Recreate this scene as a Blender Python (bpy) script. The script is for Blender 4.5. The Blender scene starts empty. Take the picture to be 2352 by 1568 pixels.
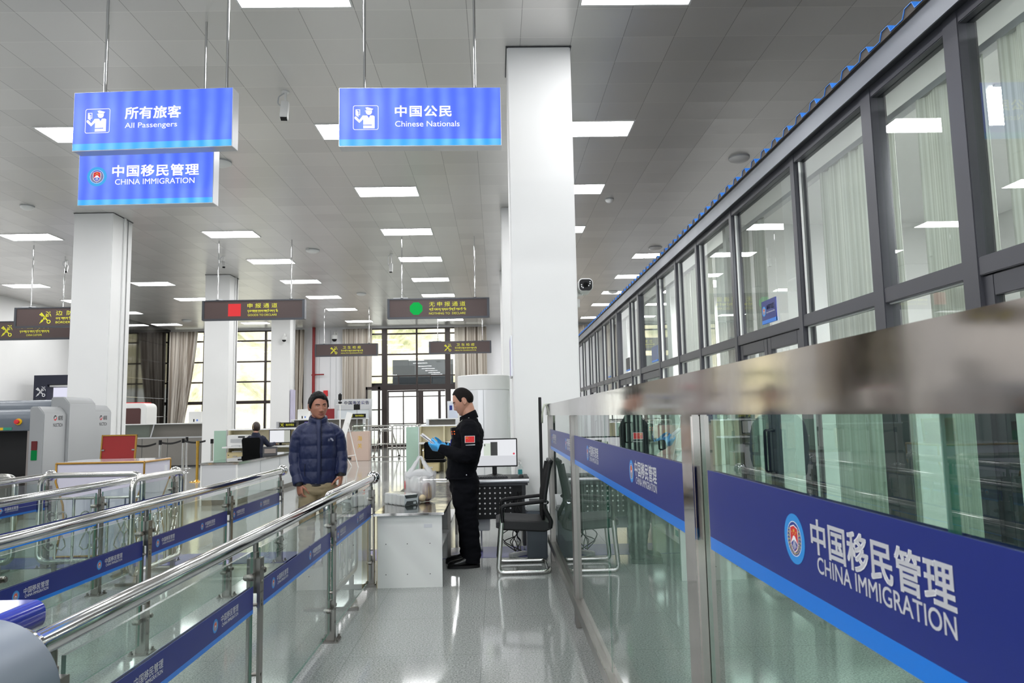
import bpy, bmesh, math, random
from mathutils import Vector, Matrix
random.seed(7)
sc = bpy.context.scene
C = sc.collection
PI = math.pi
CEIL = 5.835

# ------------------------------------------------------------ camera
cam = bpy.data.objects.new('camera', bpy.data.cameras.new('camera'))
C.objects.link(cam)
cam.data.sensor_width = 36.0
cam.data.lens = 1659.44 / 2352 * 36.0
cam.data.clip_start = 0.05
cam.data.clip_end = 400
pitch, roll, yaw = 0.101667, -0.019881, 0.0222005
cy, sy, cp, sp, cr, sr = math.cos(yaw), math.sin(yaw), math.cos(pitch), math.sin(pitch), math.cos(roll), math.sin(roll)
_r = Vector((cy, -sy, 0)); _f = Vector((sy, cy, 0)); _u = Vector((0, 0, 1))
f2 = _f * cp + _u * sp; u2 = _u * cp - _f * sp
r3 = _r * cr + u2 * sr; u3 = u2 * cr - _r * sr
cam.matrix_world = Matrix(((r3.x, u3.x, -f2.x, 0), (r3.y, u3.y, -f2.y, 0), (r3.z, u3.z, -f2.z, 1.42), (0, 0, 0, 1)))
cam.data.dof.use_dof = True
cam.data.dof.focus_distance = 7.0
cam.data.dof.aperture_fstop = 13.0
sc.camera = cam

# ------------------------------------------------------------ world, sun, exposure
w = bpy.data.worlds.new('World'); sc.world = w; w.use_nodes = True
bg = w.node_tree.nodes['Background']
bg.inputs[0].default_value = (0.80, 0.90, 1.0, 1)
bg.inputs[1].default_value = 1.6
sun = bpy.data.objects.new('sun', bpy.data.lights.new('sun', 'SUN'))
sun.data.energy = 5.2; sun.data.angle = 0.01; sun.data.color = (1.0, 0.94, 0.84)
sun.rotation_euler = (math.radians(52), 0, math.radians(-28))
C.objects.link(sun)
PANEL = 30.0            # radiance of the ceiling light panels
front_fill = bpy.data.objects.new('daylight', bpy.data.lights.new('daylight', 'AREA'))     # added fill light behind the photographer, brightens what faces the camera
front_fill.data.shape = 'RECTANGLE'; front_fill.data.size = 11.0; front_fill.data.size_y = 3.6; front_fill.data.energy = 290.0; front_fill.data.color = (.93, .96, 1.0)
front_fill.location = (-3.5, -8.4, 2.6); front_fill.rotation_euler = (PI/2, 0, 0)
C.objects.link(front_fill)
sc.view_settings.view_transform = 'Standard'
sc.view_settings.look = 'None'
sc.view_settings.exposure = 0.0
sc.view_settings.gamma = 1.0
sc.view_settings.use_curve_mapping = False
cyc = sc.cycles
cyc.use_denoising = True
try: cyc.denoiser = 'OPENIMAGEDENOISE'
except Exception: pass
cyc.max_bounces = 9; cyc.diffuse_bounces = 4; cyc.glossy_bounces = 5; cyc.transmission_bounces = 6
cyc.transparent_max_bounces = 28
cyc.caustics_reflective = False; cyc.caustics_refractive = False
cyc.sample_clamp_indirect = 6.0
cyc.use_adaptive_sampling = True
cyc.adaptive_threshold = 0.02

# ------------------------------------------------------------ mesh helpers
def s2l(c):
    return c / 12.92 if c <= 0.04045 else ((c + 0.055) / 1.055) ** 2.4
def hx(h):
    h = h.lstrip('#')
    return tuple(s2l(int(h[i:i + 2], 16) / 255) for i in (0, 2, 4)) + (1.0,)

class MB:
    """collects shapes, builds ONE mesh object"""
    def __init__(s): s.v = []; s.f = []; s.mi = []; s.cur = 0
    def add(s, vs, fs):
        b = len(s.v); s.v += [tuple(p) for p in vs]
        for f in fs: s.f.append(tuple(b + i for i in f)); s.mi.append(s.cur)
        return s
    def box(s, x0, x1, y0, y1, z0, z1):
        return s.add([(x0,y0,z0),(x1,y0,z0),(x1,y1,z0),(x0,y1,z0),(x0,y0,z1),(x1,y0,z1),(x1,y1,z1),(x0,y1,z1)],
                     [(3,2,1,0),(4,5,6,7),(0,1,5,4),(1,2,6,5),(2,3,7,6),(3,0,4,7)])
    def obox(s, c, size, R=None):
        hx_, hy, hz = size[0]/2, size[1]/2, size[2]/2
        pts = [Vector(p) for p in [(-hx_,-hy,-hz),(hx_,-hy,-hz),(hx_,hy,-hz),(-hx_,hy,-hz),(-hx_,-hy,hz),(hx_,-hy,hz),(hx_,hy,hz),(-hx_,hy,hz)]]
        if R is not None: pts = [R @ p for p in pts]
        c = Vector(c)
        return s.add([p + c for p in pts], [(3,2,1,0),(4,5,6,7),(0,1,5,4),(1,2,6,5),(2,3,7,6),(3,0,4,7)])
    def loft(s, rings, cap0=True, cap1=True, closed=False):
        n = len(rings[0]); vs = [p for r in rings for p in r]; fs = []
        m = len(rings)
        for i in range(m if closed else m - 1):
            a = i * n; b = ((i + 1) % m) * n
            for j in range(n):
                k = (j + 1) % n
                fs.append((a + j, a + k, b + k, b + j))
        if not closed:
            if cap0: fs.append(tuple(reversed(range(n))))
            if cap1: fs.append(tuple(range((m - 1) * n, m * n)))
        return s.add(vs, fs)
    def tube(s, pts, r, n=10, closed=False, cap=True, flat=None, up=None):
        """r: number or list; flat: ratio of second half-axis"""
        pts = [Vector(p) for p in pts]; m = len(pts)
        rs = r if isinstance(r, (list, tuple)) else [r] * m
        tans = []
        for i in range(m):
            if closed: t = pts[(i + 1) % m] - pts[i - 1]
            elif i == 0: t = pts[1] - pts[0]
            elif i == m - 1: t = pts[-1] - pts[-2]
            else: t = (pts[i + 1] - pts[i]).normalized() + (pts[i] - pts[i - 1]).normalized()
            tans.append(t.normalized() if t.length > 1e-9 else Vector((0, 0, 1)))
        t = tans[0]
        a = Vector(up) if up is not None else (Vector((0, 0, 1)) if abs(t.z) < 0.9 else Vector((1, 0, 0)))
        u = (a - t * a.dot(t)).normalized()
        rings = []
        for i in range(m):
            t = tans[i]
            u = (u - t * u.dot(t)).normalized(); vv = t.cross(u)
            ra = rs[i]
            if isinstance(ra, (list, tuple)): r1, r2 = ra
            else: r1 = ra; r2 = ra * (flat if flat else 1)
            rings.append([pts[i] + u * (r1 * math.cos(2*PI*j/n)) + vv * (r2 * math.sin(2*PI*j/n)) for j in range(n)])
        return s.loft(rings, cap, cap, closed)
    def cyl(s, p0, p1, r, r2=None, n=16):
        return s.tube([p0, p1], [r, r if r2 is None else r2], n)
    def ell(s, c, rx, ry=None, rz=None, n=16, m=10, R=None):
        ry = rx if ry is None else ry; rz = rx if rz is None else rz
        c = Vector(c); vs = []; fs = []
        for i in range(1, m):
            th = PI * i / m
            for j in range(n):
                ph = 2*PI*j/n
                p = Vector((rx*math.sin(th)*math.cos(ph), ry*math.sin(th)*math.sin(ph), rz*math.cos(th)))
                vs.append((R @ p if R is not None else p) + c)
        top = len(vs); p = Vector((0,0,rz)); vs.append((R @ p if R is not None else p) + c)
        p = Vector((0,0,-rz)); vs.append((R @ p if R is not None else p) + c)
        for i in range(m - 2):
            for j in range(n):
                k = (j + 1) % n
                fs.append((i*n + j, (i+1)*n + j, (i+1)*n + k, i*n + k))
        for j in range(n):
            k = (j + 1) % n
            fs.append((top, j, k)); fs.append((top + 1, (m-2)*n + k, (m-2)*n + j))
        return s.add(vs, fs)
    def lathe(s, c, prof, n=24, R=None):
        c = Vector(c); rings = []
        for r, z in prof:
            ring = []
            for j in range(n):
                p = Vector((max(r, 1e-5) * math.cos(2*PI*j/n), max(r, 1e-5) * math.sin(2*PI*j/n), z))
                ring.append((R @ p if R is not None else p) + c)
            rings.append(ring)
        return s.loft(rings)
    def prism(s, poly, o, ux, uy, d):
        """poly of (a,b) in plane o+a*ux+b*uy, extruded by vector d"""
        o, ux, uy, d = Vector(o), Vector(ux), Vector(uy), Vector(d)
        p0 = [o + ux*a + uy*b for a, b in poly]; p1 = [p + d for p in p0]
        n = len(poly); fs = [tuple(range(n)), tuple(reversed(range(n, 2*n)))]
        for j in range(n): fs.append((j, n + j, n + (j+1) % n, (j+1) % n))
        return s.add(p0 + p1, fs)
    def plate(s, poly, o, ux, uy):
        o, ux, uy = Vector(o), Vector(ux), Vector(uy)
        return s.add([o + ux*a + uy*b for a, b in poly], [tuple(range(len(poly)))])
    def mesh(s, me, M=None):
        vs = [(M @ v.co) if M is not None else v.co.copy() for v in me.vertices]
        return s.add(vs, [tuple(p.vertices) for p in me.polygons])
    def mb(s, o, M=None):
        b = len(s.v); s.v += [tuple(M @ Vector(p)) if M is not None else p for p in o.v]
        for f, m in zip(o.f, o.mi): s.f.append(tuple(b + i for i in f)); s.mi.append(m)
        return s
    def data(s, name, bevel=0, smooth=35, seg=2):
        me = bpy.data.meshes.new(name); me.from_pydata(s.v, [], s.f)
        me.polygons.foreach_set('material_index', s.mi)
        if bevel:
            bm = bmesh.new(); bm.from_mesh(me)
            bmesh.ops.recalc_face_normals(bm, faces=bm.faces)
            es = [e for e in bm.edges if len(e.link_faces) == 2 and e.calc_face_angle(0) > 0.5]
            try: bmesh.ops.bevel(bm, geom=es, offset=bevel, segments=seg, affect='EDGES', clamp_overlap=True)
            except Exception: pass
            bm.to_mesh(me); bm.free()
        else:
            bm = bmesh.new(); bm.from_mesh(me); bmesh.ops.recalc_face_normals(bm, faces=bm.faces); bm.to_mesh(me); bm.free()
        me.update()
        if smooth:
            me.polygons.foreach_set('use_smooth', [True] * len(me.polygons))
            try: me.set_sharp_from_angle(angle=math.radians(smooth))
            except Exception: pass
        return me
    def build(s, name, mats, parent=None, loc=None, bevel=0, smooth=35, rot=None, seg=2):
        me = s.data(name, bevel, smooth, seg)
        if not isinstance(mats, (list, tuple)): mats = [mats]
        for m in mats: me.materials.append(m)
        return place(name, me, parent, loc, rot)

def place(name, me, parent=None, loc=None, rot=None):
    o = bpy.data.objects.new(name, me); C.objects.link(o)
    if parent is not None: o.parent = parent
    if loc is not None: o.location = loc
    if rot is not None: o.rotation_euler = rot
    return o
def tag(o, label, cat, group=None):
    o['label'] = label; o['category'] = cat
    if group: o['group'] = group
    return o
def thing(name, label, cat, loc=(0, 0, 0), rz=0, group=None):
    o = bpy.data.objects.new(name, None); C.objects.link(o)
    o.location = loc; o.rotation_euler = (0, 0, rz); o.empty_display_size = 0.1
    return tag(o, label, cat, group)
def structure(o, label=None):
    o['kind'] = 'structure'
    if label: o['label'] = label
    return o
def dup(root, loc, rz=None, label=None, group=None):
    r = root.copy(); C.objects.link(r); r.location = loc
    if rz is not None: r.rotation_euler = (0, 0, rz)
    if label: r['label'] = label
    if group: r['group'] = group
    for ch in list(root.children):
        c = ch.copy(); C.objects.link(c); c.parent = r
        for g in list(ch.children):
            d = g.copy(); C.objects.link(d); d.parent = c
    return r
def arc(pts, r, k=6):
    """polyline with rounded corners"""
    pts = [Vector(p) for p in pts]; out = [pts[0]]
    for i in range(1, len(pts) - 1):
        a, b, c = pts[i-1], pts[i], pts[i+1]
        d1 = (a - b).normalized(); d2 = (c - b).normalized()
        ang = d1.angle(d2)
        if ang > PI - 0.05: out.append(b); continue
        t = min(r / math.tan(ang / 2), (a-b).length * .49, (c-b).length * .49)
        p0 = b + d1 * t; p1 = b + d2 * t
        for j in range(k + 1):
            u = j / k
            out.append(p0 * (1-u)**2 + b * 2*u*(1-u) + p1 * u*u)
    out.append(pts[-1]); return out
def circ(r, n=24, cx=0, cy_=0): return [(cx + r*math.cos(2*PI*i/n), cy_ + r*math.sin(2*PI*i/n)) for i in range(n)]
def rrect(w_, h, r, k=5, cx=0, cy_=0):
    out = []
    for qx, qy, a0 in ((1,1,0),(-1,1,PI/2),(-1,-1,PI),(1,-1,3*PI/2)):
        for i in range(k + 1):
            a = a0 + PI/2*i/k
            out.append((cx + qx*(w_/2 - r) + r*math.cos(a), cy_ + qy*(h/2 - r) + r*math.sin(a)))
    return out

# ------------------------------------------------------------ text
_tc = {}
def text_mesh(txt, size=1.0, align='CENTER', bold=0.0, spacing=1.0):
    key = (txt, size, align, bold, spacing)
    if key in _tc: return _tc[key]
    cu = bpy.data.curves.new('lettering', 'FONT'); cu.body = txt; cu.size = size
    cu.align_x = align; cu.align_y = 'CENTER'; cu.space_character = spacing
    cu.resolution_u = 4
    ob = bpy.data.objects.new('lettering', cu); C.objects.link(ob)
    dg = bpy.context.evaluated_depsgraph_get()
    me = bpy.data.meshes.new_from_object(ob.evaluated_get(dg))
    bpy.data.objects.remove(ob); bpy.data.curves.remove(cu)
    me.materials.clear()
    if bold:                                    # heavier strokes: the same glyphs laid over themselves, shifted
        mb = MB()
        for dx, dy in ((-1, -1), (1, -1), (1, 1), (-1, 1), (0, 0)):
            mb.mesh(me, Matrix.Translation((dx * bold, dy * bold, 0)))
        me = bpy.data.meshes.new('lettering'); me.from_pydata(mb.v, [], mb.f); me.update()
    _tc[key] = me
    return me
def lettering(name, txt, size, mat, parent, loc, rot, align='CENTER', bold=0.0, spacing=1.0, sx=1.0, th=0.0015):
    """flat lettering standing th proud of its board"""
    me = text_mesh(txt, size, align, bold, spacing)
    mb = MB(); n = len(me.vertices)
    S = Matrix.Diagonal((sx, 1, 1, 1))
    mb.mesh(me, S @ Matrix.Translation((0, 0, th)))
    o = mb.build(name, mat, parent, loc, smooth=0, rot=rot)
    return o
ROT_F = (PI/2, 0, 0)              # faces -Y
ROT_L = (PI/2, 0, -PI/2)          # faces -X
ROT_R = (PI/2, 0, PI/2)           # faces +X

# ------------------------------------------------------------ materials
def new_mat(name):
    m = bpy.data.materials.new(name); m.use_nodes = True
    nt = m.node_tree
    return m, nt, nt.nodes, nt.links, nt.nodes['Principled BSDF']
def mat(name, col, rough=0.5, metal=0.0, spec=0.5, emit=None, es=0.0, var=0.0, vs=8.0, bump=0.0, bs=40.0, alpha=None, sheen=0.0, coat=0.0, aniso=0.0):
    m, nt, N, L, b = new_mat(name)
    c = hx(col) if isinstance(col, str) else tuple(col) + ((1.0,) if len(col) == 3 else ())
    b.inputs['Base Color'].default_value = c
    b.inputs['Roughness'].default_value = rough; b.inputs['Metallic'].default_value = metal
    b.inputs['Specular IOR Level'].default_value = spec
    if coat: b.inputs['Coat Weight'].default_value = coat; b.inputs['Coat Roughness'].default_value = 0.08
    if sheen: b.inputs['Sheen Weight'].default_value = sheen
    if aniso: b.inputs['Anisotropic'].default_value = aniso
    if emit:
        b.inputs['Emission Color'].default_value = hx(emit) if isinstance(emit, str) else emit
        b.inputs['Emission Strength'].default_value = es
    if alpha is not None: b.inputs['Alpha'].default_value = alpha
    tc = N.new('ShaderNodeTexCoord')
    if var:
        n = N.new('ShaderNodeTexNoise'); n.inputs['Scale'].default_value = vs; n.inputs['Detail'].default_value = 4
        L.new(tc.outputs['Object'], n.inputs['Vector'])
        r = N.new('ShaderNodeMixRGB'); r.blend_type = 'MIX'
        r.inputs[1].default_value = tuple(max(0, x * (1 - var)) for x in c[:3]) + (1,)
        r.inputs[2].default_value = tuple(min(1, x * (1 + var)) for x in c[:3]) + (1,)
        L.new(n.outputs['Fac'], r.inputs[0]); L.new(r.outputs[0], b.inputs['Base Color'])
    if bump:
        n = N.new('ShaderNodeTexNoise'); n.inputs['Scale'].default_value = bs; n.inputs['Detail'].default_value = 3
        L.new(tc.outputs['Object'], n.inputs['Vector'])
        bp = N.new('ShaderNodeBump'); bp.inputs['Strength'].default_value = bump; bp.inputs['Distance'].default_value = 0.01
        L.new(n.outputs['Fac'], bp.inputs['Height']); L.new(bp.outputs[0], b.inputs['Normal'])
    return m
def math_node(N, L, op, a, b=None, c=None):
    n = N.new('ShaderNodeMath'); n.operation = op
    for i, x in enumerate((a, b, c)):
        if x is None: continue
        if isinstance(x, (int, float)): n.inputs[i].default_value = x
        else: L.new(x, n.inputs[i])
    return n.outputs[0]
def glass_mat(name, tint, refl=1.7, rough=0.0, ior=1.5, haze=0.0):
    """architectural glass: tint where light goes in, mirror by Fresnel off the near face"""
    m, nt, N, L, b = new_mat(name); N.remove(b)
    out = N['Material Output']
    fr = N.new('ShaderNodeFresnel'); fr.inputs['IOR'].default_value = ior
    ge = N.new('ShaderNodeNewGeometry')
    inv = math_node(N, L, 'SUBTRACT', 1.0, ge.outputs['Backfacing'])
    f1 = math_node(N, L, 'MULTIPLY', fr.outputs[0], refl)
    f2_ = math_node(N, L, 'MULTIPLY', f1, inv)
    f3 = math_node(N, L, 'MINIMUM', f2_, 0.95)
    tr = N.new('ShaderNodeBsdfTransparent')
    mx = N.new('ShaderNodeMixRGB'); mx.inputs[1].default_value = hx(tint); mx.inputs[2].default_value = (1, 1, 1, 1)
    L.new(ge.outputs['Backfacing'], mx.inputs[0]); L.new(mx.outputs[0], tr.inputs[0])
    gl = N.new('ShaderNodeBsdfGlossy'); gl.inputs['Roughness'].default_value = rough
    base = tr.outputs[0]
    if haze:
        df = N.new('ShaderNodeBsdfDiffuse'); df.inputs[0].default_value = (.8, .85, .83, 1)
        ms0 = N.new('ShaderNodeMixShader'); ms0.inputs[0].default_value = haze
        L.new(tr.outputs[0], ms0.inputs[1]); L.new(df.outputs[0], ms0.inputs[2]); base = ms0.outputs[0]
    ms = N.new('ShaderNodeMixShader')
    L.new(f3, ms.inputs[0]); L.new(base, ms.inputs[1]); L.new(gl.outputs[0], ms.inputs[2])
    L.new(ms.outputs[0], out.inputs[0])
    return m
def emit_mat(name, col, strength):
    m, nt, N, L, b = new_mat(name); N.remove(b)
    e = N.new('ShaderNodeEmission'); e.inputs[0].default_value = hx(col) if isinstance(col, str) else col
    e.inputs[1].default_value = strength
    L.new(e.outputs[0], N['Material Output'].inputs[0])
    return m

def granite():
    m, nt, N, L, b = new_mat('granite_floor')
    tc = N.new('ShaderNodeTexCoord')
    n1 = N.new('ShaderNodeTexNoise'); n1.inputs['Scale'].default_value = 95; n1.inputs['Detail'].default_value = 5; n1.inputs['Roughness'].default_value = .8
    n2 = N.new('ShaderNodeTexNoise'); n2.inputs['Scale'].default_value = 1.1; n2.inputs['Detail'].default_value = 3
    n3 = N.new('ShaderNodeTexVoronoi'); n3.inputs['Scale'].default_value = 150
    for n in (n1, n2, n3): L.new(tc.outputs['Object'], n.inputs['Vector'])
    cr_ = N.new('ShaderNodeValToRGB'); e = cr_.color_ramp.elements
    e[0].position = .33; e[0].color = hx('#4a4d4c'); e[1].position = .62; e[1].color = hx('#bcbebb')
    x = cr_.color_ramp.elements.new(.47); x.color = hx('#959896')
    L.new(n1.outputs['Fac'], cr_.inputs[0])
    mm = N.new('ShaderNodeMixRGB'); mm.blend_type = 'MULTIPLY'; mm.inputs[0].default_value = .55
    L.new(cr_.outputs[0], mm.inputs[1])
    r2 = N.new('ShaderNodeValToRGB'); r2.color_ramp.elements[0].color = (.78, .78, .76, 1); r2.color_ramp.elements[1].color = (1, 1, 1, 1)
    L.new(n2.outputs['Fac'], r2.inputs[0]); L.new(r2.outputs[0], mm.inputs[2])
    # tile joints every 0.8 m
    sx = N.new('ShaderNodeSeparateXYZ'); L.new(tc.outputs['Object'], sx.inputs[0])
    def line(o, p, off, wd):
        a = math_node(N, L, 'ADD', o, 100.0 + off); a = math_node(N, L, 'MODULO', a, p)
        return math_node(N, L, 'LESS_THAN', a, wd)
    lx = line(sx.outputs['X'], .8, .12, .004); ly = line(sx.outputs['Y'], .8, .3, .004)
    ln = math_node(N, L, 'MAXIMUM', lx, ly)
    m3 = N.new('ShaderNodeMixRGB'); m3.inputs[2].default_value = hx('#6f736f')
    L.new(math_node(N, L, 'MULTIPLY', ln, .7), m3.inputs[0]); L.new(mm.outputs[0], m3.inputs[1])
    L.new(m3.outputs[0], b.inputs['Base Color'])
    rr = N.new('ShaderNodeMapRange'); rr.inputs['To Min'].default_value = .035; rr.inputs['To Max'].default_value = .12
    L.new(n2.outputs['Fac'], rr.inputs['Value']); L.new(rr.outputs[0], b.inputs['Roughness'])
    b.inputs['Specular IOR Level'].default_value = .55
    return m
def ceiling_mat():
    m, nt, N, L, b = new_mat('metal_ceiling_tiles')
    tc = N.new('ShaderNodeTexCoord'); sx = N.new('ShaderNodeSeparateXYZ'); L.new(tc.outputs['Object'], sx.inputs[0])
    P = .6065
    def cell(o, off):
        a = math_node(N, L, 'ADD', o, off); a = math_node(N, L, 'DIVIDE', a, P)
        return math_node(N, L, 'FLOOR', a), math_node(N, L, 'FRACT', a)
    cx, fx = cell(sx.outputs['X'], 2.683 + 100 * P); cy_, fy = cell(sx.outputs['Y'], -13.55 + 100 * P)
    # joints: light along X, darker along Y
    def edge(f, wd):
        d = math_node(N, L, 'ABSOLUTE', math_node(N, L, 'SUBTRACT', f, .5))
        return math_node(N, L, 'GREATER_THAN', d, .5 - wd)
    ex = edge(fx, .006); ey = edge(fy, .006)
    cv = N.new('ShaderNodeCombineXYZ'); L.new(cx, cv.inputs[0]); L.new(cy_, cv.inputs[1])
    wn = N.new('ShaderNodeTexWhiteNoise'); wn.noise_dimensions = '3D'; L.new(cv.outputs[0], wn.inputs['Vector'])
    base = N.new('ShaderNodeMixRGB'); base.inputs[1].default_value = hx('#d2d0cd'); base.inputs[2].default_value = hx('#dddbd8')
    L.new(wn.outputs['Value'], base.inputs[0])
    m1 = N.new('ShaderNodeMixRGB'); m1.inputs[2].default_value = hx('#63615e'); L.new(math_node(N, L, 'MULTIPLY', ex, .6), m1.inputs[0]); L.new(base.outputs[0], m1.inputs[1])
    m2 = N.new('ShaderNodeMixRGB'); m2.inputs[2].default_value = hx('#f0eeea'); L.new(math_node(N, L, 'MULTIPLY', ey, .75), m2.inputs[0]); L.new(m1.outputs[0], m2.inputs[1])
    L.new(m2.outputs[0], b.inputs['Base Color'])
    b.inputs['Roughness'].default_value = .3; b.inputs['Metallic'].default_value = .5
    # each tile dished a little and tilted at random
    def dish(f): 
        d = math_node(N, L, 'SUBTRACT', f, .5); return math_node(N, L, 'MULTIPLY', d, d)
    h = math_node(N, L, 'ADD', dish(fx), dish(fy))
    sp_ = N.new('ShaderNodeSeparateColor'); L.new(wn.outputs['Color'], sp_.inputs[0])
    h = math_node(N, L, 'MULTIPLY', h, math_node(N, L, 'ADD', sp_.outputs[0], .3))
    t1 = math_node(N, L, 'MULTIPLY', fy, math_node(N, L, 'SUBTRACT', sp_.outputs[1], .5))
    h = math_node(N, L, 'ADD', h, math_node(N, L, 'MULTIPLY', t1, .5))
    nz = N.new('ShaderNodeTexNoise'); nz.inputs['Scale'].default_value = 1.6; L.new(tc.outputs['Object'], nz.inputs['Vector'])
    h = math_node(N, L, 'ADD', h, math_node(N, L, 'MULTIPLY', nz.outputs['Fac'], .5))
    bp = N.new('ShaderNodeBump'); bp.inputs['Strength'].default_value = .35; bp.inputs['Distance'].default_value = .02
    L.new(h, bp.inputs['Height']); L.new(bp.outputs[0], b.inputs['Normal'])
    return m
def lightbox(name, c1, c2, es):
    """back-lit acrylic: evenly lit film with faint bands from the tubes behind it"""
    m, nt, N, L, b = new_mat(name)
    tc = N.new('ShaderNodeTexCoord')
    wv = N.new('ShaderNodeTexWave'); wv.inputs['Scale'].default_value = 1.9; wv.inputs['Distortion'].default_value = 1.2; wv.inputs['Detail'].default_value = 1
    L.new(tc.outputs['Object'], wv.inputs['Vector'])
    nz = N.new('ShaderNodeTexNoise'); nz.inputs['Scale'].default_value = 3; L.new(tc.outputs['Object'], nz.inputs['Vector'])
    f = math_node(N, L, 'MULTIPLY', wv.outputs['Fac'], nz.outputs['Fac'])
    r = N.new('ShaderNodeMixRGB'); r.inputs[1].default_value = hx(c1); r.inputs[2].default_value = hx(c2); L.new(f, r.inputs[0])
    b.inputs['Base Color'].default_value = hx(c1)
    b.inputs['Base Color'].default_value = tuple(x * .1 for x in hx(c1)[:3]) + (1,)
    L.new(r.outputs[0], b.inputs['Emission Color']); b.inputs['Emission Strength'].default_value = es
    b.inputs['Roughness'].default_value = .3; b.inputs['Specular IOR Level'].default_value = .25
    return m
def curtain_mat(name, c1, c2, scale, thin=0.0):
    m, nt, N, L, b = new_mat(name)
    tc = N.new('ShaderNodeTexCoord'); mp = N.new('ShaderNodeMapping'); L.new(tc.outputs['Object'], mp.inputs[0])
    mp.inputs['Scale'].default_value = (scale, scale, .05)
    nz = N.new('ShaderNodeTexNoise'); nz.inputs['Scale'].default_value = 1.0; nz.inputs['Detail'].default_value = 4; L.new(mp.outputs[0], nz.inputs['Vector'])
    r = N.new('ShaderNodeValToRGB'); e = r.color_ramp.elements
    e[0].position = .38; e[0].color = hx(c1); e[1].position = .62; e[1].color = hx(c2)
    L.new(nz.outputs['Fac'], r.inputs[0]); L.new(r.outputs[0], b.inputs['Base Color'])
    b.inputs['Roughness'].default_value = .85; b.inputs['Specular IOR Level'].default_value = .15
    if thin:
        tl = N.new('ShaderNodeBsdfTranslucent'); L.new(r.outputs[0], tl.inputs[0]); ms = N.new('ShaderNodeMixShader'); ms.inputs[0].default_value = thin
        L.new(b.outputs[0], ms.inputs[1]); L.new(tl.outputs[0], ms.inputs[2]); L.new(ms.outputs[0], N['Material Output'].inputs[0])
    return m
def brushed(name, col, rough, scale=(4, 400, 400), bump=.02):
    m, nt, N, L, b = new_mat(name)
    b.inputs['Base Color'].default_value = hx(col); b.inputs['Metallic'].default_value = 1.0
    tc = N.new('ShaderNodeTexCoord'); mp = N.new('ShaderNodeMapping'); mp.inputs['Scale'].default_value = scale
    L.new(tc.outputs['Object'], mp.inputs[0])
    nz = N.new('ShaderNodeTexNoise'); nz.inputs['Scale'].default_value = 1.0; nz.inputs['Detail'].default_value = 2; L.new(mp.outputs[0], nz.inputs['Vector'])
    n2 = N.new('ShaderNodeTexNoise'); n2.inputs['Scale'].default_value = 2.5; L.new(tc.outputs['Object'], n2.inputs['Vector'])
    rr = N.new('ShaderNodeMapRange'); rr.inputs['To Min'].default_value = rough * .7; rr.inputs['To Max'].default_value = rough * 1.4
    L.new(n2.outputs['Fac'], rr.inputs['Value']); L.new(rr.outputs[0], b.inputs['Roughness'])
    bp = N.new('ShaderNodeBump'); bp.inputs['Strength'].default_value = bump; bp.inputs['Distance'].default_value = .004
    L.new(nz.outputs['Fac'], bp.inputs['Height']); L.new(bp.outputs[0], b.inputs['Normal'])
    return m
def wavy_steel(name, col, rough, scale, amt):
    """polished sheet that is not quite flat, so what it mirrors bends"""
    m, nt, N, L, b = new_mat(name)
    b.inputs['Base Color'].default_value = hx(col); b.inputs['Metallic'].default_value = 1.0
    tc = N.new('ShaderNodeTexCoord')
    n2 = N.new('ShaderNodeTexNoise'); n2.inputs['Scale'].default_value = scale; n2.inputs['Detail'].default_value = 1; L.new(tc.outputs['Object'], n2.inputs['Vector'])
    n3 = N.new('ShaderNodeTexNoise'); n3.inputs['Scale'].default_value = 14; n3.inputs['Detail'].default_value = 3; L.new(tc.outputs['Object'], n3.inputs['Vector'])
    rr = N.new('ShaderNodeMapRange'); rr.inputs['From Min'].default_value = .35; rr.inputs['From Max'].default_value = .7
    rr.inputs['To Min'].default_value = rough * .85; rr.inputs['To Max'].default_value = rough * 1.25
    L.new(n3.outputs['Fac'], rr.inputs['Value']); L.new(rr.outputs[0], b.inputs['Roughness'])
    bp = N.new('ShaderNodeBump'); bp.inputs['Strength'].default_value = amt; bp.inputs['Distance'].default_value = .02
    L.new(n2.outputs['Fac'], bp.inputs['Height']); L.new(bp.outputs[0], b.inputs['Normal'])
    return m

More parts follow.
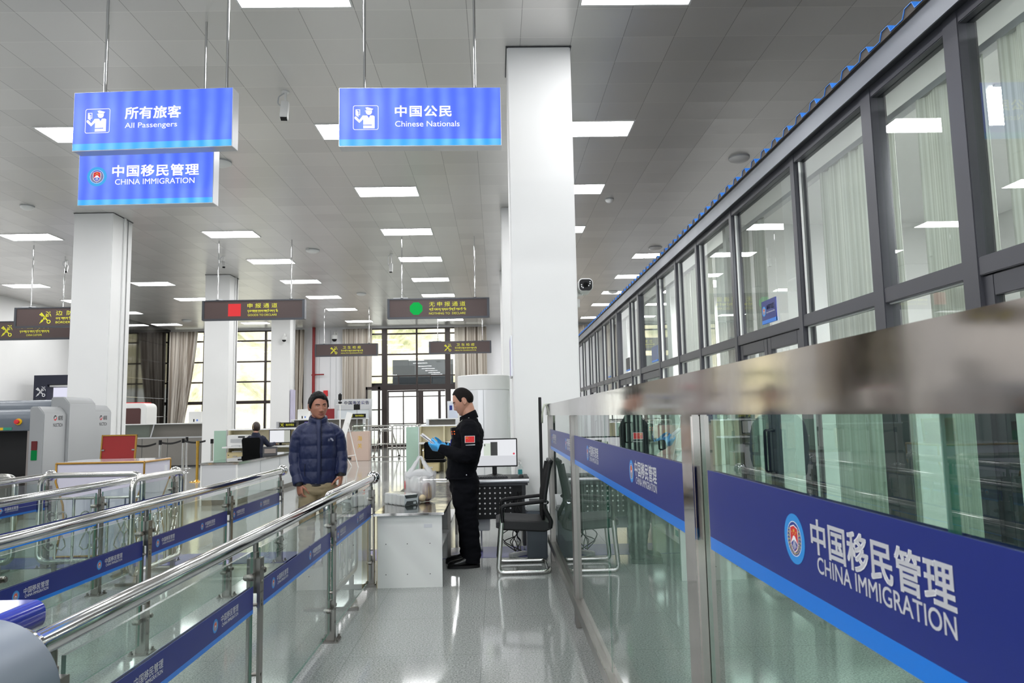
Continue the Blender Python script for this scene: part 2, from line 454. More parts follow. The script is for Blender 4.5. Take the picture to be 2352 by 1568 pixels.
M = dict(
    wall=mat('white_plaster', '#e9e9e8', .55, var=.03, vs=1.5),
    wallb=mat('white_wall_panel', '#e4e4e6', .4),
    black=mat('black_plastic', '#0b0b0d', .45, spec=.3), black2=mat('black_rubber', '#0d0d0f', .6),
    dark=mat('dark_grey_plastic', '#2b2d31', .45),
    chrome=mat('polished_steel', '#c9c9c9', .07, 1.0), steel=brushed('brushed_steel', '#8f8b86', .3),
    tubes=mat('satin_steel_tube', '#c4c3bf', .2, 1.0),
    alu=mat('aluminium', '#c3c4c6', .35, .9),
    greyp=mat('grey_plastic', '#b9bbbd', .45), whitep=mat('white_plastic', '#e6e6e4', .4),
    white=mat('white_print', '#f2f2f4', .5), cream=mat('cream_laminate', '#d8cfae', .45, var=.04),
    woodl=mat('pale_wood_laminate', '#d2c294', .45, var=.08, vs=3),
    gold=mat('gold_trim', '#a8803c', .3, .8), goldp=mat('polished_gold', '#c9a04a', .15, 1.0),
    red=mat('red_print', '#d22a2e', .5), redb=mat('red_board', '#8d1414', .6, var=.08),
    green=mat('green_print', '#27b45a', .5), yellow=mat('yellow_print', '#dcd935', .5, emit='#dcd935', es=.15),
    yel2=mat('yellow_sticker', '#e3b61d', .5),
    brown=mat('brown_sign_face', '#4a3a38', .4), brownf=mat('sign_frame', '#4b4d52', .35, .6),
    frame=mat('dark_window_frame', '#47474d', .38, .3), frameb=mat('bronze_window_frame', '#3a3230', .4, .3),
    navy=mat('navy_film', '#1e2c7c', .33, spec=.35), sky=mat('bright_blue_film', '#0b7adf', .28),
    bluecap=mat('blue_gloss_plastic', '#2a36a8', .12, coat=.5), purple=mat('purple_floor_tape', '#5b5a92', .25),
    roofb=mat('dusty_sheet_steel', '#4f4945', .7),
    gateg=mat('grey_powder_coat', '#7d8691', .35, .2),
    hood=mat('blue_grey_paint', '#5d656e', .35), scanw=mat('light_grey_paint', '#989a9b', .4),
    paper=mat('white_paper', '#e9e9ec', .7), film=mat('clear_film', '#dfe3e6', .2, alpha=.35),
    fabric=mat('black_mesh_fabric', '#08090a', .9, spec=.15, bump=.2, bs=220),
    ocre=mat('warm_display_panel', '#cbb3a6', .5),
    stone=mat('polished_black_stone', '#141312', .07, spec=.6), navyb=mat('dark_navy_panel', '#10152b', .5),
    redpipe=mat('red_pipe_paint', '#8c1c1e', .4),
    glass=glass_mat('clear_glass', '#e3f0ea', 1.8), glassb=glass_mat('barrier_glass', '#b7d6c9', 1.45),
    glassf=glass_mat('partition_glass', '#ecf2ef', 1.8), glassw=glass_mat('window_glass', '#eef3f1', 2.0),
    gedge=mat('green_glass_edge', '#3f7a67', .15, alpha=.85),
    frost=mat('pale_green_glass_panel', '#a9c7b5', .18, spec=.6),
    panel=emit_mat('lamp_diffuser', (.985, .99, 1.0, 1), PANEL),
    screen=emit_mat('lit_screen', '#eef0f4', .95),
    seal=mat('pale_sealant', '#ececea', .6),
)
M['wavy'] = wavy_steel('barrier_polished_steel', '#b0a9a4', .085, 1.6, .10)
# ============================================================ THE SETTING
fl = MB().box(-17.2, 9, -8, 35.2, -.2, 0).build('floor', granite(), smooth=0); structure(fl, 'speckled grey polished granite floor')
tp = MB().box(-9.0, .185, 7.45, 8.05, 0, .0025).box(.185, .49, 7.45, 8.05, 0, .0025).build('trim_floor_line', M['purple'], smooth=0)
structure(tp, 'purple line taped across the floor')
ce = MB().add([(-17.2,-8,CEIL),(9,-8,CEIL),(9,35.2,CEIL),(-17.2,35.2,CEIL)], [(0,3,2,1)]).build('ceiling', ceiling_mat(), smooth=0)
structure(ce, 'grey metal tiled ceiling')
structure(MB().box(-17.2, 9, -8, 35.2, CEIL + .25, CEIL + .45).build('ceiling_slab', M['wall'], smooth=0), 'slab above the tiled ceiling')
wl = MB().box(-17.15, -16.85, -8, 29, 0, CEIL).box(-16.85, -15.7, 28.7, 29, 0, CEIL)
structure(wl.build('wall_left', M['wall'], smooth=0), 'white left wall')
structure(MB().box(-17.15, -9.2, -8.2, -8, 0, CEIL).box(2.2, 9, -8.2, -8, 0, CEIL).box(-9.2, 2.2, -8.2, -8, 4.5, CEIL).box(-9.2, 2.2, -8.2, -8, 0, .7).build('wall_front', M['wall'], smooth=0), 'wall behind the photographer with an opening added for the fill light')  # wide opening is made up to let the added front light in
structure(MB().box(8.7, 9, -8, 35, 0, CEIL).build('wall_right', M['wall'], smooth=0), 'outer right wall')
# polished black stone wall, joints cut in real slabs
st = MB()
for i in range(5):
    for j in range(7):
        y0 = 29 + i * 1.2; z0 = j * .84
        st.box(-15.95, -15.7 + random.uniform(-.002, .002), y0 + .004, y0 + 1.196, z0 + .004, min(z0 + .836, CEIL))
structure(st.build('wall_left_stone', M['stone'], smooth=0), 'polished black stone wall at the back left')
# back wall with two glazed openings
bw = MB()
WA = (-15.65, -9.3, .95, 5.75); WB = (-7.3, -.5, 0, 5.75)
bw.box(-17.2, WA[0], 35, 35.3, 0, CEIL).box(WA[0], WA[1], 35, 35.3, 0, WA[2]).box(WA[0], WB[1], 35, 35.3, 5.75, CEIL)
bw.box(WA[1], WB[0], 35, 35.3, 0, 5.75).box(WB[1], 9, 35, 35.3, 0, CEIL)
structure(bw.build('wall_back', M['wallb'], smooth=0), 'white back wall')
cl = MB()
for x in (-8.55, -8.02, -7.75): cl.box(x, x + .012, 34.985, 35, 0, 5.7)
structure(cl.build('trim_wall_seam', M['greyp'], smooth=0))
# window A
def glazed(name, x0, x1, z0, z1, xs, zs, thick, label, skip=None):
    f = MB(); t = .05
    for x, wd in xs: f.box(x - wd/2, x + wd/2, 35.02, 35.16, z0, z1)
    for z, wd in zs: f.box(x0, x1, 35.04, 35.14, z - wd/2, z + wd/2)
    o = structure(f.build(name, M['frameb'], bevel=.006, smooth=0), label)
    g = MB().box(x0, x1, 35.08, 35.092, z0 if skip is None else skip, z1)
    g.build('pane', M['glassw'], o, smooth=0)
    return o
glazed('window_1', WA[0], WA[1], WA[2], WA[3], [(-15.6, .1), (-14.1, .07), (-12.62, .07), (-11.15, .09), (-9.7, .07), (-9.33, .08)],
       [(.98, .1), (2.29, .15), (3.27, .07), (4.24, .07), (5.25, .07), (5.72, .06)], .05, 'tall dark-framed window at the back left')
glazed('window_2', WB[0], WB[1], WB[2], WB[3], [(-7.26, .08), (-6.3, .06), (-5.42, .26), (-3.86, .08), (-2.36, .26), (-1.5, .06), (-.54, .08)],
       [(2.86, .26), (3.42, .06), (4.47, .07), (5.47, .07), (5.72, .06)], .05, 'tall dark-framed glazing over the back entrance', skip=2.9)
sl = MB()
for x in (-4.75, -3.2): sl.box(x - .025, x + .025, 35.04, 35.12, 2.99, 3.4)
structure(sl.build('window_3', M['frameb'], smooth=0), 'small transom lights over the back entrance')
# sidelights beside the doors
for n, (a, b) in enumerate(((-7.2, -5.56), (-2.2, -.6))):
    f = MB().box(a, b, 35.04, 35.14, .0, .1).box(a, b, 35.04, 35.14, .86, 1.0).box(a, b, 35.04, 35.14, 1.78, 1.84)
    o = structure(f.build('window_%d' % (4 + n), M['frameb'], smooth=0), 'glazed sidelight of the back entrance')
    MB().box(a, b, 35.08, 35.09, .1, 2.75).build('pane', M['glassw'], o, smooth=0)
# entrance doors
def door_leaf(x0, x1, y, bars_x, bars_z, name, label):
    f = MB(); z1 = 2.72
    for x, wd in bars_x: f.box(x - wd/2, x + wd/2, y, y + .06, .02, z1)
    for z, wd in bars_z: f.box(x0, x1, y + .005, y + .055, z - wd/2, z + wd/2)
    o = structure(f.build(name, M['frameb'], bevel=.004, smooth=0), label)
    MB().box(x0, x1, y + .026, y + .034, .1, 2.66).build('pane', M['glassw'], o, smooth=0)
    return o
d1 = door_leaf(-5.28, -3.72, 35.05, [(-5.25, .06), (-4.52, .05), (-3.74, .14)], [(.07, .12), (1.12, .05), (2.42, .05), (2.68, .08)], 'door_1', 'left glass leaf of the back entrance')
d2 = door_leaf(-3.66, -2.5, 35.05, [(-3.62, .12), (-2.78, .13)], [(.07, .12), (1.12, .05), (2.42, .05), (2.68, .08)], 'door_2', 'right glass leaf of the back entrance')
# leaf swung open into the hall
o = MB().box(-6.02, -5.95, 33.6, 34.95, .02, 2.75).box(-6.0, -5.5, 34.9, 34.95, .02, 2.75)
f = MB().box(-6.06, -5.98, 33.55, 33.65, .02, 2.85).box(-5.5, -5.4, 33.55, 33.65, .02, 2.85).box(-6.06, -5.4, 33.55, 33.65, 2.72, 2.85).box(-6.06, -5.4, 33.55, 33.65, .02, .16).box(-6.06, -5.4, 33.56, 33.64, .84, 1.0)
d3 = structure(f.build('door_3', M['frameb'], bevel=.004, smooth=0), 'glass door leaf standing open left of the entrance')
MB().box(-6.0, -5.48, 33.595, 33.605, .1, 2.75).build('pane', M['glassw'], d3, smooth=0)
MB().tube(arc([(-5.9, 33.55, .95), (-5.9, 33.48, .95), (-5.9, 33.48, 1.75), (-5.9, 33.55, 1.75)], .03), .018, 8).build('handle', M['dark'], d3)
# dark porch outside the transom
structure(MB().box(-6.5, -1.2, 35.35, 38.4, 3.0, 3.08).box(-5.5, -2.3, 38.3, 38.4, 3.0, 4.45).box(-6.5, -5.5, 35.35, 38.4, 3.0, 3.1).build('wall_porch', mat('porch_grey', '#55585c', .7), smooth=0), 'grey porch over the back entrance')

# pillars
def pillar(x0, x1, y0, y1, label, strips=True):
    m = MB().box(x0, x1, y0, y1, 0, CEIL)
    if strips:
        m.box(x1, x1 + .03, y0 + .42, y0 + .5, 0, CEIL).box(x1, x1 + .02, y0 + .6, y0 + .62, 0, CEIL)
    o = m.build('pillar', M['wall'], bevel=.012, smooth=0); structure(o, label); return o
pillar(.19, .957, 8.3, 9.06, 'large white pillar behind the computer desk', False)
pillar(.15, .9, 15.05, 15.8, 'white pillar behind the main pillar', False)
pillar(.15, .9, 21.8, 22.55, 'third white pillar of the right row', False)
pillar(-8.83, -8.02, 15.05, 15.86, 'white pillar at the left by the scanner')
pillar(-8.76, -8.03, 21.75, 22.5, 'white pillar behind the booth partition')
pillar(-8.86, -8.12, 28.5, 29.25, 'far white pillar by the tall window')
jt = MB()
for (x0, x1, y0, y1) in ((.19, .957, 8.3, 9.06), (-8.83, -8.02, 15.05, 15.86), (-8.76, -8.03, 21.75, 22.5)):
    jt.box(x0 - .012, x1 + .012, y0 - .012, y1 + .012, CEIL - .012, CEIL - .002)
structure(jt.build('trim_pillar_head', M['dark'], smooth=0), 'dark gap where pillars meet the ceiling')

# ============================================================ GLAZED ROOMS ON THE RIGHT
FX = 2.3
EDG = [1.1, 2.0, 3.40, 4.24, 5.36, 6.85, 8.08, 9.05, 10.13, 11.53, 12.28, 13.62, 14.41, 15.54, 16.72, 17.84, 19.2, 20.6, 22.0]
fr = MB()
fr.box(FX - .04, FX + .1, .2, 22.06, 3.37, 3.49)
for i, y in enumerate(EDG):
    wd = .12 if i in (2, 3, 9, 11) else .075
    fr.box(FX, FX + .1, y - wd/2, y + wd/2, 0, 3.37)
fr.box(FX + .005, FX + .09, .2, 22.0, 2.035, 2.125)
fr.box(FX + .005, FX + .09, .2, 22.0, 3.3, 3.37)
fr.box(FX + .005, FX + .09, .2, 22.0, 0, .09)
structure(fr.build('wall_right_partition', M['frame'], bevel=.004, smooth=0), 'dark grey aluminium frame of the glazed rooms')
structure(MB().box(FX - .05, FX - .04, .2, 22.06, 3.36, 3.495).build('trim_beam_cladding', brushed('beam_cladding', '#85888e', .4), smooth=0), 'steel-clad beam along the top of the glazed rooms')
sealm = MB()
doors = {1: 2, 4: 2, 8: 1, 10: 2, 14: 1}
nwin = 10; ndoor = 10
for i in range(len(EDG) - 1):
    a, b = EDG[i] + .05, EDG[i+1] - .05
    o = MB().box(FX + .045, FX + .055, a, b, 2.125, 3.3).build('window_%d' % nwin, M['glassf'], smooth=0); nwin += 1
    structure(o, 'upper pane of the glazed rooms')
    sealm.box(FX + .036, FX + .045, a, a + .006, 2.125, 3.3).box(FX + .03, FX + .045, b - .006, b, 2.125, 3.3).box(FX + .03, FX + .045, a, b, 2.125, 2.131)
    if i in doors:
        k = doors[i]
        for q in range(k):
            c, d = a + (b - a) * q / k + .004, a + (b - a) * (q + 1) / k - .004
            f = MB().box(FX + .02, FX + .07, c, c + .075, .02, 2.03).box(FX + .02, FX + .07, d - .075, d, .02, 2.03)
            f.box(FX + .02, FX + .07, c + .075, d - .075, .02, .17).box(FX + .02, FX + .07, c + .075, d - .075, 1.93, 2.03)
            dd = structure(f.build('door_%d' % ndoor, M['frame'], bevel=.003, smooth=0), 'glazed door of the rooms on the right'); ndoor += 1
            MB().box(FX + .04, FX + .05, c + .075, d - .075, .17, 1.93).build('pane', M['glassf'], dd, smooth=0)
            yh = (d - .04) if q == 0 and k == 2 else (c + .04)
            MB().tube(arc([(FX + .02, yh, .9), (FX - .03, yh, .9), (FX - .03, yh, 1.25), (FX + .02, yh, 1.25)], .02), .011, 8).build('handle', M['black'], dd)
    else:
        o = MB().box(FX + .045, FX + .055, a, b, .09, 2.035).build('window_%d' % nwin, M['glassf'], smooth=0); nwin += 1
        structure(o, 'lower pane of the glazed rooms')
        sealm.box(FX + .036, FX + .045, a, a + .006, .09, 2.035).box(FX + .03, FX + .045, b - .006, b, .09, 2.035).box(FX + .03, FX + .045, a, b, 2.028, 2.035)
structure(sealm.build('trim_seal', M['seal'], smooth=0), 'pale sealant round the panes')
# rooms behind the glass
rm = MB().box(5.2, 5.3, .2, 22, 0, 3.5).box(2.4, 5.2, 21.9, 22.0, 0, 3.5).box(2.4, 5.2, .1, .2, 0, 3.5)
for y in (7.5, 12.28, 16.72): rm.box(2.45, 5.2, y - .05, y + .05, 0, 3.5)
structure(rm.build('wall_room', M['wall'], smooth=0), 'white walls inside the glazed rooms')
structure(MB().box(2.41, 5.2, .2, 22, 3.38, 3.45).build('ceiling_room', M['wall'], smooth=0), 'white ceiling inside the glazed rooms')
rf = MB(); y = .2
while y < 22:
    rf.prism([(0, 0), (.06, 0), (.085, .045), (.15, .045), (.175, 0), (.235, 0), (.235, -.006), (0, -.006)], (FX - .07, y, 3.503), (0, 1, 0), (0, 0, 1), (3.0, 0, 0))
    y += .235
structure(rf.build('roof_sheet', M['roofb'], smooth=0), 'ribbed blue sheet roof on the glazed rooms')
# striped curtains inside
def wavy_curtain(name, x, y0, y1, z0, z1, amp, waves, mat_, axis='Y', taper=0.0, tside=1, hem=.0):
    """pleated sheet; axis Y hangs along Y at x, axis X hangs along X at y=x"""
    n = max(24, int(waves * 10)); m = 10; vs = []; fs = []
    for j in range(m + 1):
        v = j / m; z = z0 + (z1 - z0) * v
        for i in range(n + 1):
            u = i / n
            gather = 1 - taper * (1 - v) ** 1.3 * (1.0 if v > .08 else .9)
            uu = u * gather if tside > 0 else 1 - (1 - u) * gather
            p = y0 + (y1 - y0) * uu
            off = amp * math.sin(u * waves * 2 * PI + .4 * math.sin(v * 3 + u * 9)) * (.75 + .35 * math.sin(u * 13 + v))
            vs.append((x + off, p, z) if axis == 'Y' else (p, x + off, z))
    for j in range(m):
        for i in range(n):
            a = j * (n + 1) + i; fs.append((a, a + 1, a + n + 2, a + n + 1))
    me = MB().add(vs, fs).data('curtain', 0, 80)
    me.materials.append(mat_)
    o = place(name, me)
    md = o.modifiers.new('thickness', 'SOLIDIFY'); md.thickness = .006
    return o
stripe = curtain_mat('pale_striped_voile', '#c9ccc4', '#eceee9', 60, .5)
plainc = curtain_mat('plain_white_curtain', '#dde1de', '#eef0ee', 25, .5)
cur = [(1.2, 2.0, stripe, 'pale striped curtain in the nearest pane of the glazed rooms'),
       (2.06, 3.32, stripe, 'pale striped curtain behind the nearest door of the glazed rooms'),
       (3.46, 4.02, stripe, 'pale striped curtain drawn half across, with a white gap at its left'),
       (4.31, 5.32, stripe, 'pale striped curtain right of the pane with the blue plaque'),
       (6.5, 6.84, stripe, 'narrow gathered curtain at the left edge of the pane with the blue plaque'),
       (6.92, 7.42, stripe, 'striped curtain just left of the dark room with the blue plaque'),
       (7.56, 8.02, plainc, 'plain white curtain half of the pane two left of the blue plaque'),
       (8.15, 8.98, stripe, 'striped curtain two panes left of the plaque room'),
       (9.12, 9.7, stripe, 'striped curtain right of the small grey plaque over a door'),
       (10.2, 11.45, plainc, 'plain white curtain behind the small grey plaque over a door'),
       (11.6, 12.2, plainc, 'plain white curtain in the narrow pane of the glazed rooms'),
       (12.35, 13.0, stripe, 'striped curtain behind the far double door'),
       (13.7, 14.34, plainc, 'plain curtain right of the blue door leaf'),
       (14.48, 15.45, plainc, 'plain curtain over the blue door leaf'),
       (15.6, 16.6, plainc, 'plain curtain left of the blue door leaf'),
       (16.8, 17.7, plainc, 'third farthest plain curtain of the glazed rooms'),
       (17.9, 19.1, plainc, 'second farthest plain curtain of the glazed rooms'),
       (19.3, 20.5, plainc, 'farthest plain curtain of the glazed rooms by the pillar')]
for y0, y1, m_, lb in cur:
    o = wavy_curtain('curtain', 2.5, y0, y1, .08, 3.2, .018, (y1 - y0) * 7, m_)
    tag(o, lb, 'curtain', 'curtains inside the glazed rooms')
rail = tag(MB().box(2.48, 2.54, .3, 21.8, 3.2, 3.24).build('curtain_rail', M['greyp'], smooth=0), 'long curtain rail inside the glazed rooms', 'curtain rail')

# tall curtains at the back windows
beige = curtain_mat('taupe_striped_curtain', '#8d8276', '#d2cbc0', 9)
sheer = curtain_mat('sheer_white_curtain', '#d8d3ca', '#eeeae4', 10, .5)
for a, b, tp_, ts, m_, lb in [(-15.62, -14.3, .58, 1, beige, 'taupe striped curtain gathered beside the black stone wall'),
                              (-9.66, -9.2, .35, 1, beige, 'narrow taupe curtain left of the red pipe'),
                              (-7.38, -5.95, .03, 1, beige, 'taupe striped curtain left of the back entrance'),
                              (-2.0, -1.5, .0, 1, sheer, 'sheer white curtain right of the back entrance'),
                              (-1.5, -.45, .0, 1, beige, 'taupe striped curtain behind the white cylinder cabinet'),
                              (3.4, 5.6, .0, 1, beige, 'taupe curtain far away above the blue roof sheet')]:
    o = wavy_curtain('window_curtain', 34.7, a, b, .0, 5.7, .06, (b - a) * 5.5, m_, 'X', tp_, ts)
    tag(o, lb, 'curtain', 'tall curtains at the back windows')

# ============================================================ OUTSIDE THE BACK WINDOWS
structure(MB().box(-60, 40, 35.3, 75, -.3, -.05).build('ground_outside', mat('pale_concrete', '#cfcac0', .8, var=.06, vs=.4), smooth=0), 'pale concrete yard outside')
hm, nt, N, L, b = new_mat('autumn_hillside')
tc = N.new('ShaderNodeTexCoord'); n1 = N.new('ShaderNodeTexNoise'); n1.inputs['Scale'].default_value = .22; n1.inputs['Detail'].default_value = 9; n1.inputs['Roughness'].default_value = .7
L.new(tc.outputs['Object'], n1.inputs['Vector'])
r = N.new('ShaderNodeValToRGB'); e = r.color_ramp.elements
e[0].position = .36; e[0].color = hx('#8e9068'); e[1].position = .66; e[1].color = hx('#f3ead9')
x = e.new(.5); x.color = hx('#dccfae')
L.new(n1.outputs['Fac'], r.inputs[0]); L.new(r.outputs[0], b.inputs['Base Color']); b.inputs['Roughness'].default_value = .95
vs = []; fs = []; nx, ny = 60, 40
for j in range(ny + 1):
    for i in range(nx + 1):
        X = -80 + 150 * i / nx; Y = 68 + 90 * j / ny
        Z = (j / ny) ** .9 * 70 + 2.2 * math.sin(X * .22 + j * .4) + 1.6 * math.sin(X * .6 + Y * .33) + random.uniform(-.8, .8) - 1.5
        vs.append((X, Y, Z if j else -1))
for j in range(ny):
    for i in range(nx):
        a = j * (nx + 1) + i; fs.append((a, a + 1, a + nx + 2, a + nx + 1))
structure(MB().add(vs, fs).build('hillside', hm, smooth=80), 'sunlit autumn hillside outside')
structure(MB().box(-12, 6, 60, 60.4, -.3, 4.2).build('wall_white_backing', M['wall'], smooth=0), 'white backing added outside to brighten the view through the entrance')  # made-up backing, put there so the doorway view turns bright white
# white picket fence and lamp posts in the yard
t = thing('picket_fence', 'white picket fence in the yard outside the left window', 'fence', (-14.6, 44, -.05))
MB().box(0, 9, -.03, .03, 1.05, 1.12).box(0, 9, -.03, .03, .25, .32).build('rail', M['white'], t, smooth=0)
for k in range(46): MB().box(k * .2 - .03, k * .2 + .03, -.02, .02, 0, 1.2).build('picket', M['white'], t, smooth=0)
for xx, lb in ((-13.2, 'white lamp post outside seen left of the seated woman'), (-18.3, 'white lamp post outside by the gathered curtain')):
    t = thing('lamp_post', lb, 'lamp post', (xx, 48, -.05), group='lamp posts outside the windows')
    MB().cyl((0, 0, 0), (0, 0, 4.4), .05, .04, 10).build('pole', M['white'], t)
    MB().cyl((0, 0, 0), (0, 0, .12), .16, .14, 14).build('base', M['white'], t)
    for s in (-1, 1): MB().tube([(0, 0, 4.0), (s * .5, 0, 4.25)], .02, 8).build('arm', M['white'], t); 
    for s in (-1, 1): MB().obox((s * .7, 0, 4.3), (.5, .2, .05)).build('lamp_head', M['white'], t, bevel=.01)

# ============================================================ CEILING LIGHTS
PX = [1.5704, -2.0785, -6.2446, -10.95, -14.95]
PY = [7.1086, 10.834, 13.854, 16.966, 20.012, 23.071, 26.15, 29.19, 32.93]
M['panel'].cycles.emission_sampling = 'FRONT'
fr_me = MB()
for a in ((-.605, .605, -.315, -.29), (-.605, .605, .29, .315)): fr_me.box(a[0], a[1], a[2], a[3], -.012, -.0005)
for a in ((-.605, -.582, -.29, .29), (.582, .605, -.29, .29)): fr_me.box(a[0], a[1], a[2], a[3], -.012, -.0005)
fr_me = fr_me.data('light_frame', 0, 0); fr_me.materials.append(M['whitep'])
df_me = MB().add([(-.582,-.29,-.006),(.582,-.29,-.006),(.582,.29,-.006),(-.582,.29,-.006)], [(0,3,2,1)])
me = bpy.data.meshes.new('light_diffuser'); me.from_pydata(df_me.v, [], df_me.f); me.update(); me.materials.append(M['panel'])
df_me = me
linew = ['line that runs right of the big pillar', 'line over the middle aisle', 'line left of the middle aisle', 'second line from the left wall', 'line nearest the left wall']
ordw = ['nearest', 'second nearest', 'third nearest', 'fourth nearest', 'fifth nearest', 'fourth farthest', 'third farthest', 'second farthest', 'farthest']
def clight(x, y, label):
    t = thing('ceiling_light', label, 'ceiling light', (x, y, CEIL), group='lit panels in the tiled ceiling')
    place('frame', fr_me, t); place('diffuser', df_me, t)
for i, x in enumerate(PX):
    for j, y in enumerate(PY):
        if i == 3 and j < 2: pass
        clight(x, y, 'lit ceiling panel, %s of the %s' % (ordw[j], linew[i]))
for j, y in ((4, 20.0), (5, 23.07), (6, 26.15), (7, 29.03), (8, 32.95)):
    clight(4.52, y, 'lit ceiling panel, %s of the line above the blue roof sheet' % ordw[j])
for x in PX[:4]:
    for k, y in enumerate((4.06, 1.0, -2.1, -5.2)):
        clight(x, y, 'lit ceiling panel above or behind the photographer, %s, %s' % (['first', 'second', 'third', 'last'][k], ['right line', 'middle line', 'left line', 'far left line'][PX.index(x)]))
# ============================================================ LETTERING AND EMBLEMS
def fit_text(mb, txt, w_, h, cx=0, cy_=0, z=0, bold=0.0, cjk=False):
    """txt set to exactly w_ x h round (cx, cy_) in the XY plane"""
    n = len(txt); sp_ = 1.0
    if cjk and n > 1: sp_ = max(.9, ((w_ / h) * .9 - .9) / (n - 1))
    me = text_mesh(txt, 1.0, 'CENTER', bold, sp_)
    xs = [v.co.x for v in me.vertices]; ys = [v.co.y for v in me.vertices]
    x0, x1, y0, y1 = min(xs), max(xs), min(ys), max(ys)
    sx, sy_ = w_ / (x1 - x0), h / (y1 - y0)
    mb.mesh(me, Matrix.Translation((cx, cy_, z)) @ Matrix.Diagonal((sx, sy_, 1, 1)) @ Matrix.Translation((-(x0+x1)/2, -(y0+y1)/2, 0)))
    return mb
EMB = [mat('emblem_blue', '#2f93e0', .35), M['white'], M['red'], mat('emblem_gold', '#d8c34a', .4), mat('emblem_navy', '#2c3f94', .35)]
def poly_at(mb, pts, z): mb.plate(pts, (0, 0, z), (1, 0, 0), (0, 1, 0))
def star(cx, cy_, r): return [(cx + (r if k % 2 == 0 else r*.42)*math.sin(PI*k/5), cy_ + (r if k % 2 == 0 else r*.42)*math.cos(PI*k/5)) for k in range(10)]
def emblem_mb():
    m = MB(); m.cur = 0; m.prism(circ(1, 40), (0, 0, 0), (1, 0, 0), (0, 1, 0), (0, 0, .02))
    m.cur = 1; poly_at(m, circ(.70, 36), .024); m.cur = 4; poly_at(m, circ(.67, 36), .028)
    m.cur = 1
    for k, ch in enumerate('中国移民管理'):
        a = math.radians(62 - k * 24.8)
        t = MB(); fit_text(t, ch, .21, .22, bold=.02)
        m.mb(t, Matrix.Rotation(-a + 0, 4, 'Z') @ Matrix.Translation((0, .845, .026))) if False else m.mb(t, Matrix.Rotation(a, 4, 'Z') @ Matrix.Translation((0, .845, .026)))
    s = 'CHINA IMMIGRATION'
    for k, ch in enumerate(s):
        if ch == ' ': continue
        a = math.radians(-68 + k * 8.5)
        t = MB(); fit_text(t, ch, .045 if ch == 'I' else .10, .13, bold=.02)
        m.mb(t, Matrix.Rotation(a, 4, 'Z') @ Matrix.Translation((0, -.845, .026)))
    m.cur = 3
    for sgn in (-1, 1):                       # wreath of leaves
        for k in range(9):
            a = math.radians(-84 + k * 15); r_ = .53
            for o_ in (-.05, .06):
                c = (sgn * (r_ + o_) * math.cos(a), (r_ + o_) * math.sin(a)); d = a + PI/2 + (.5 if o_ > 0 else -.4)
                leaf = [(c[0] + sgn*(.10*math.cos(d)*u - .035*math.sin(d)*v), c[1] + .10*math.sin(d)*u + .035*math.cos(d)*v) for u, v in ((-.6,0),(0,1),(.8,0),(0,-1))]
                poly_at(m, leaf, .032)
    sh = [(-.34,.42),(0,.52),(.34,.42),(.36,.1),(.34,-.2),(.2,-.4),(0,-.52),(-.2,-.4),(-.34,-.2),(-.36,.1)]
    m.cur = 1; poly_at(m, [(x*1.1, y*1.08) for x, y in sh], .036); m.cur = 2; poly_at(m, sh, .04)
    m.cur = 4; poly_at(m, [(-.33,-.17),(-.17,-.02),(0,.03),(.17,-.02),(.33,-.17),(.2,-.38),(0,-.5),(-.2,-.38)], .044)
    m.cur = 1; poly_at(m, [(-.34,-.22),(-.2,-.02),(-.1,.1),(0,.13),(.1,.1),(.2,-.02),(.34,-.22),(.16,-.1),(0,-.04),(-.16,-.1)], .048)
    for k in range(-2, 3): poly_at(m, [(k*.02-.006,-.06),(k*.02+.006,-.06),(k*.085+.018,-.42+abs(k)*.05),(k*.085-.018,-.42+abs(k)*.05)], .05)
    m.cur = 3; poly_at(m, star(0, .33, .1), .05)
    for x, y in ((-.19,.27),(-.1,.19),(.1,.19),(.19,.27)): poly_at(m, star(x, y, .05), .05)
    return m
emblem_src = emblem_mb()
def emblem(name, r, parent, loc, rot):
    m = MB(); m.mb(emblem_src, Matrix.Diagonal((r, r, r * .25, 1)))
    me = m.data('emblem', 0, 0)
    for q in EMB: me.materials.append(q)
    return place(name, me, parent, loc, rot)
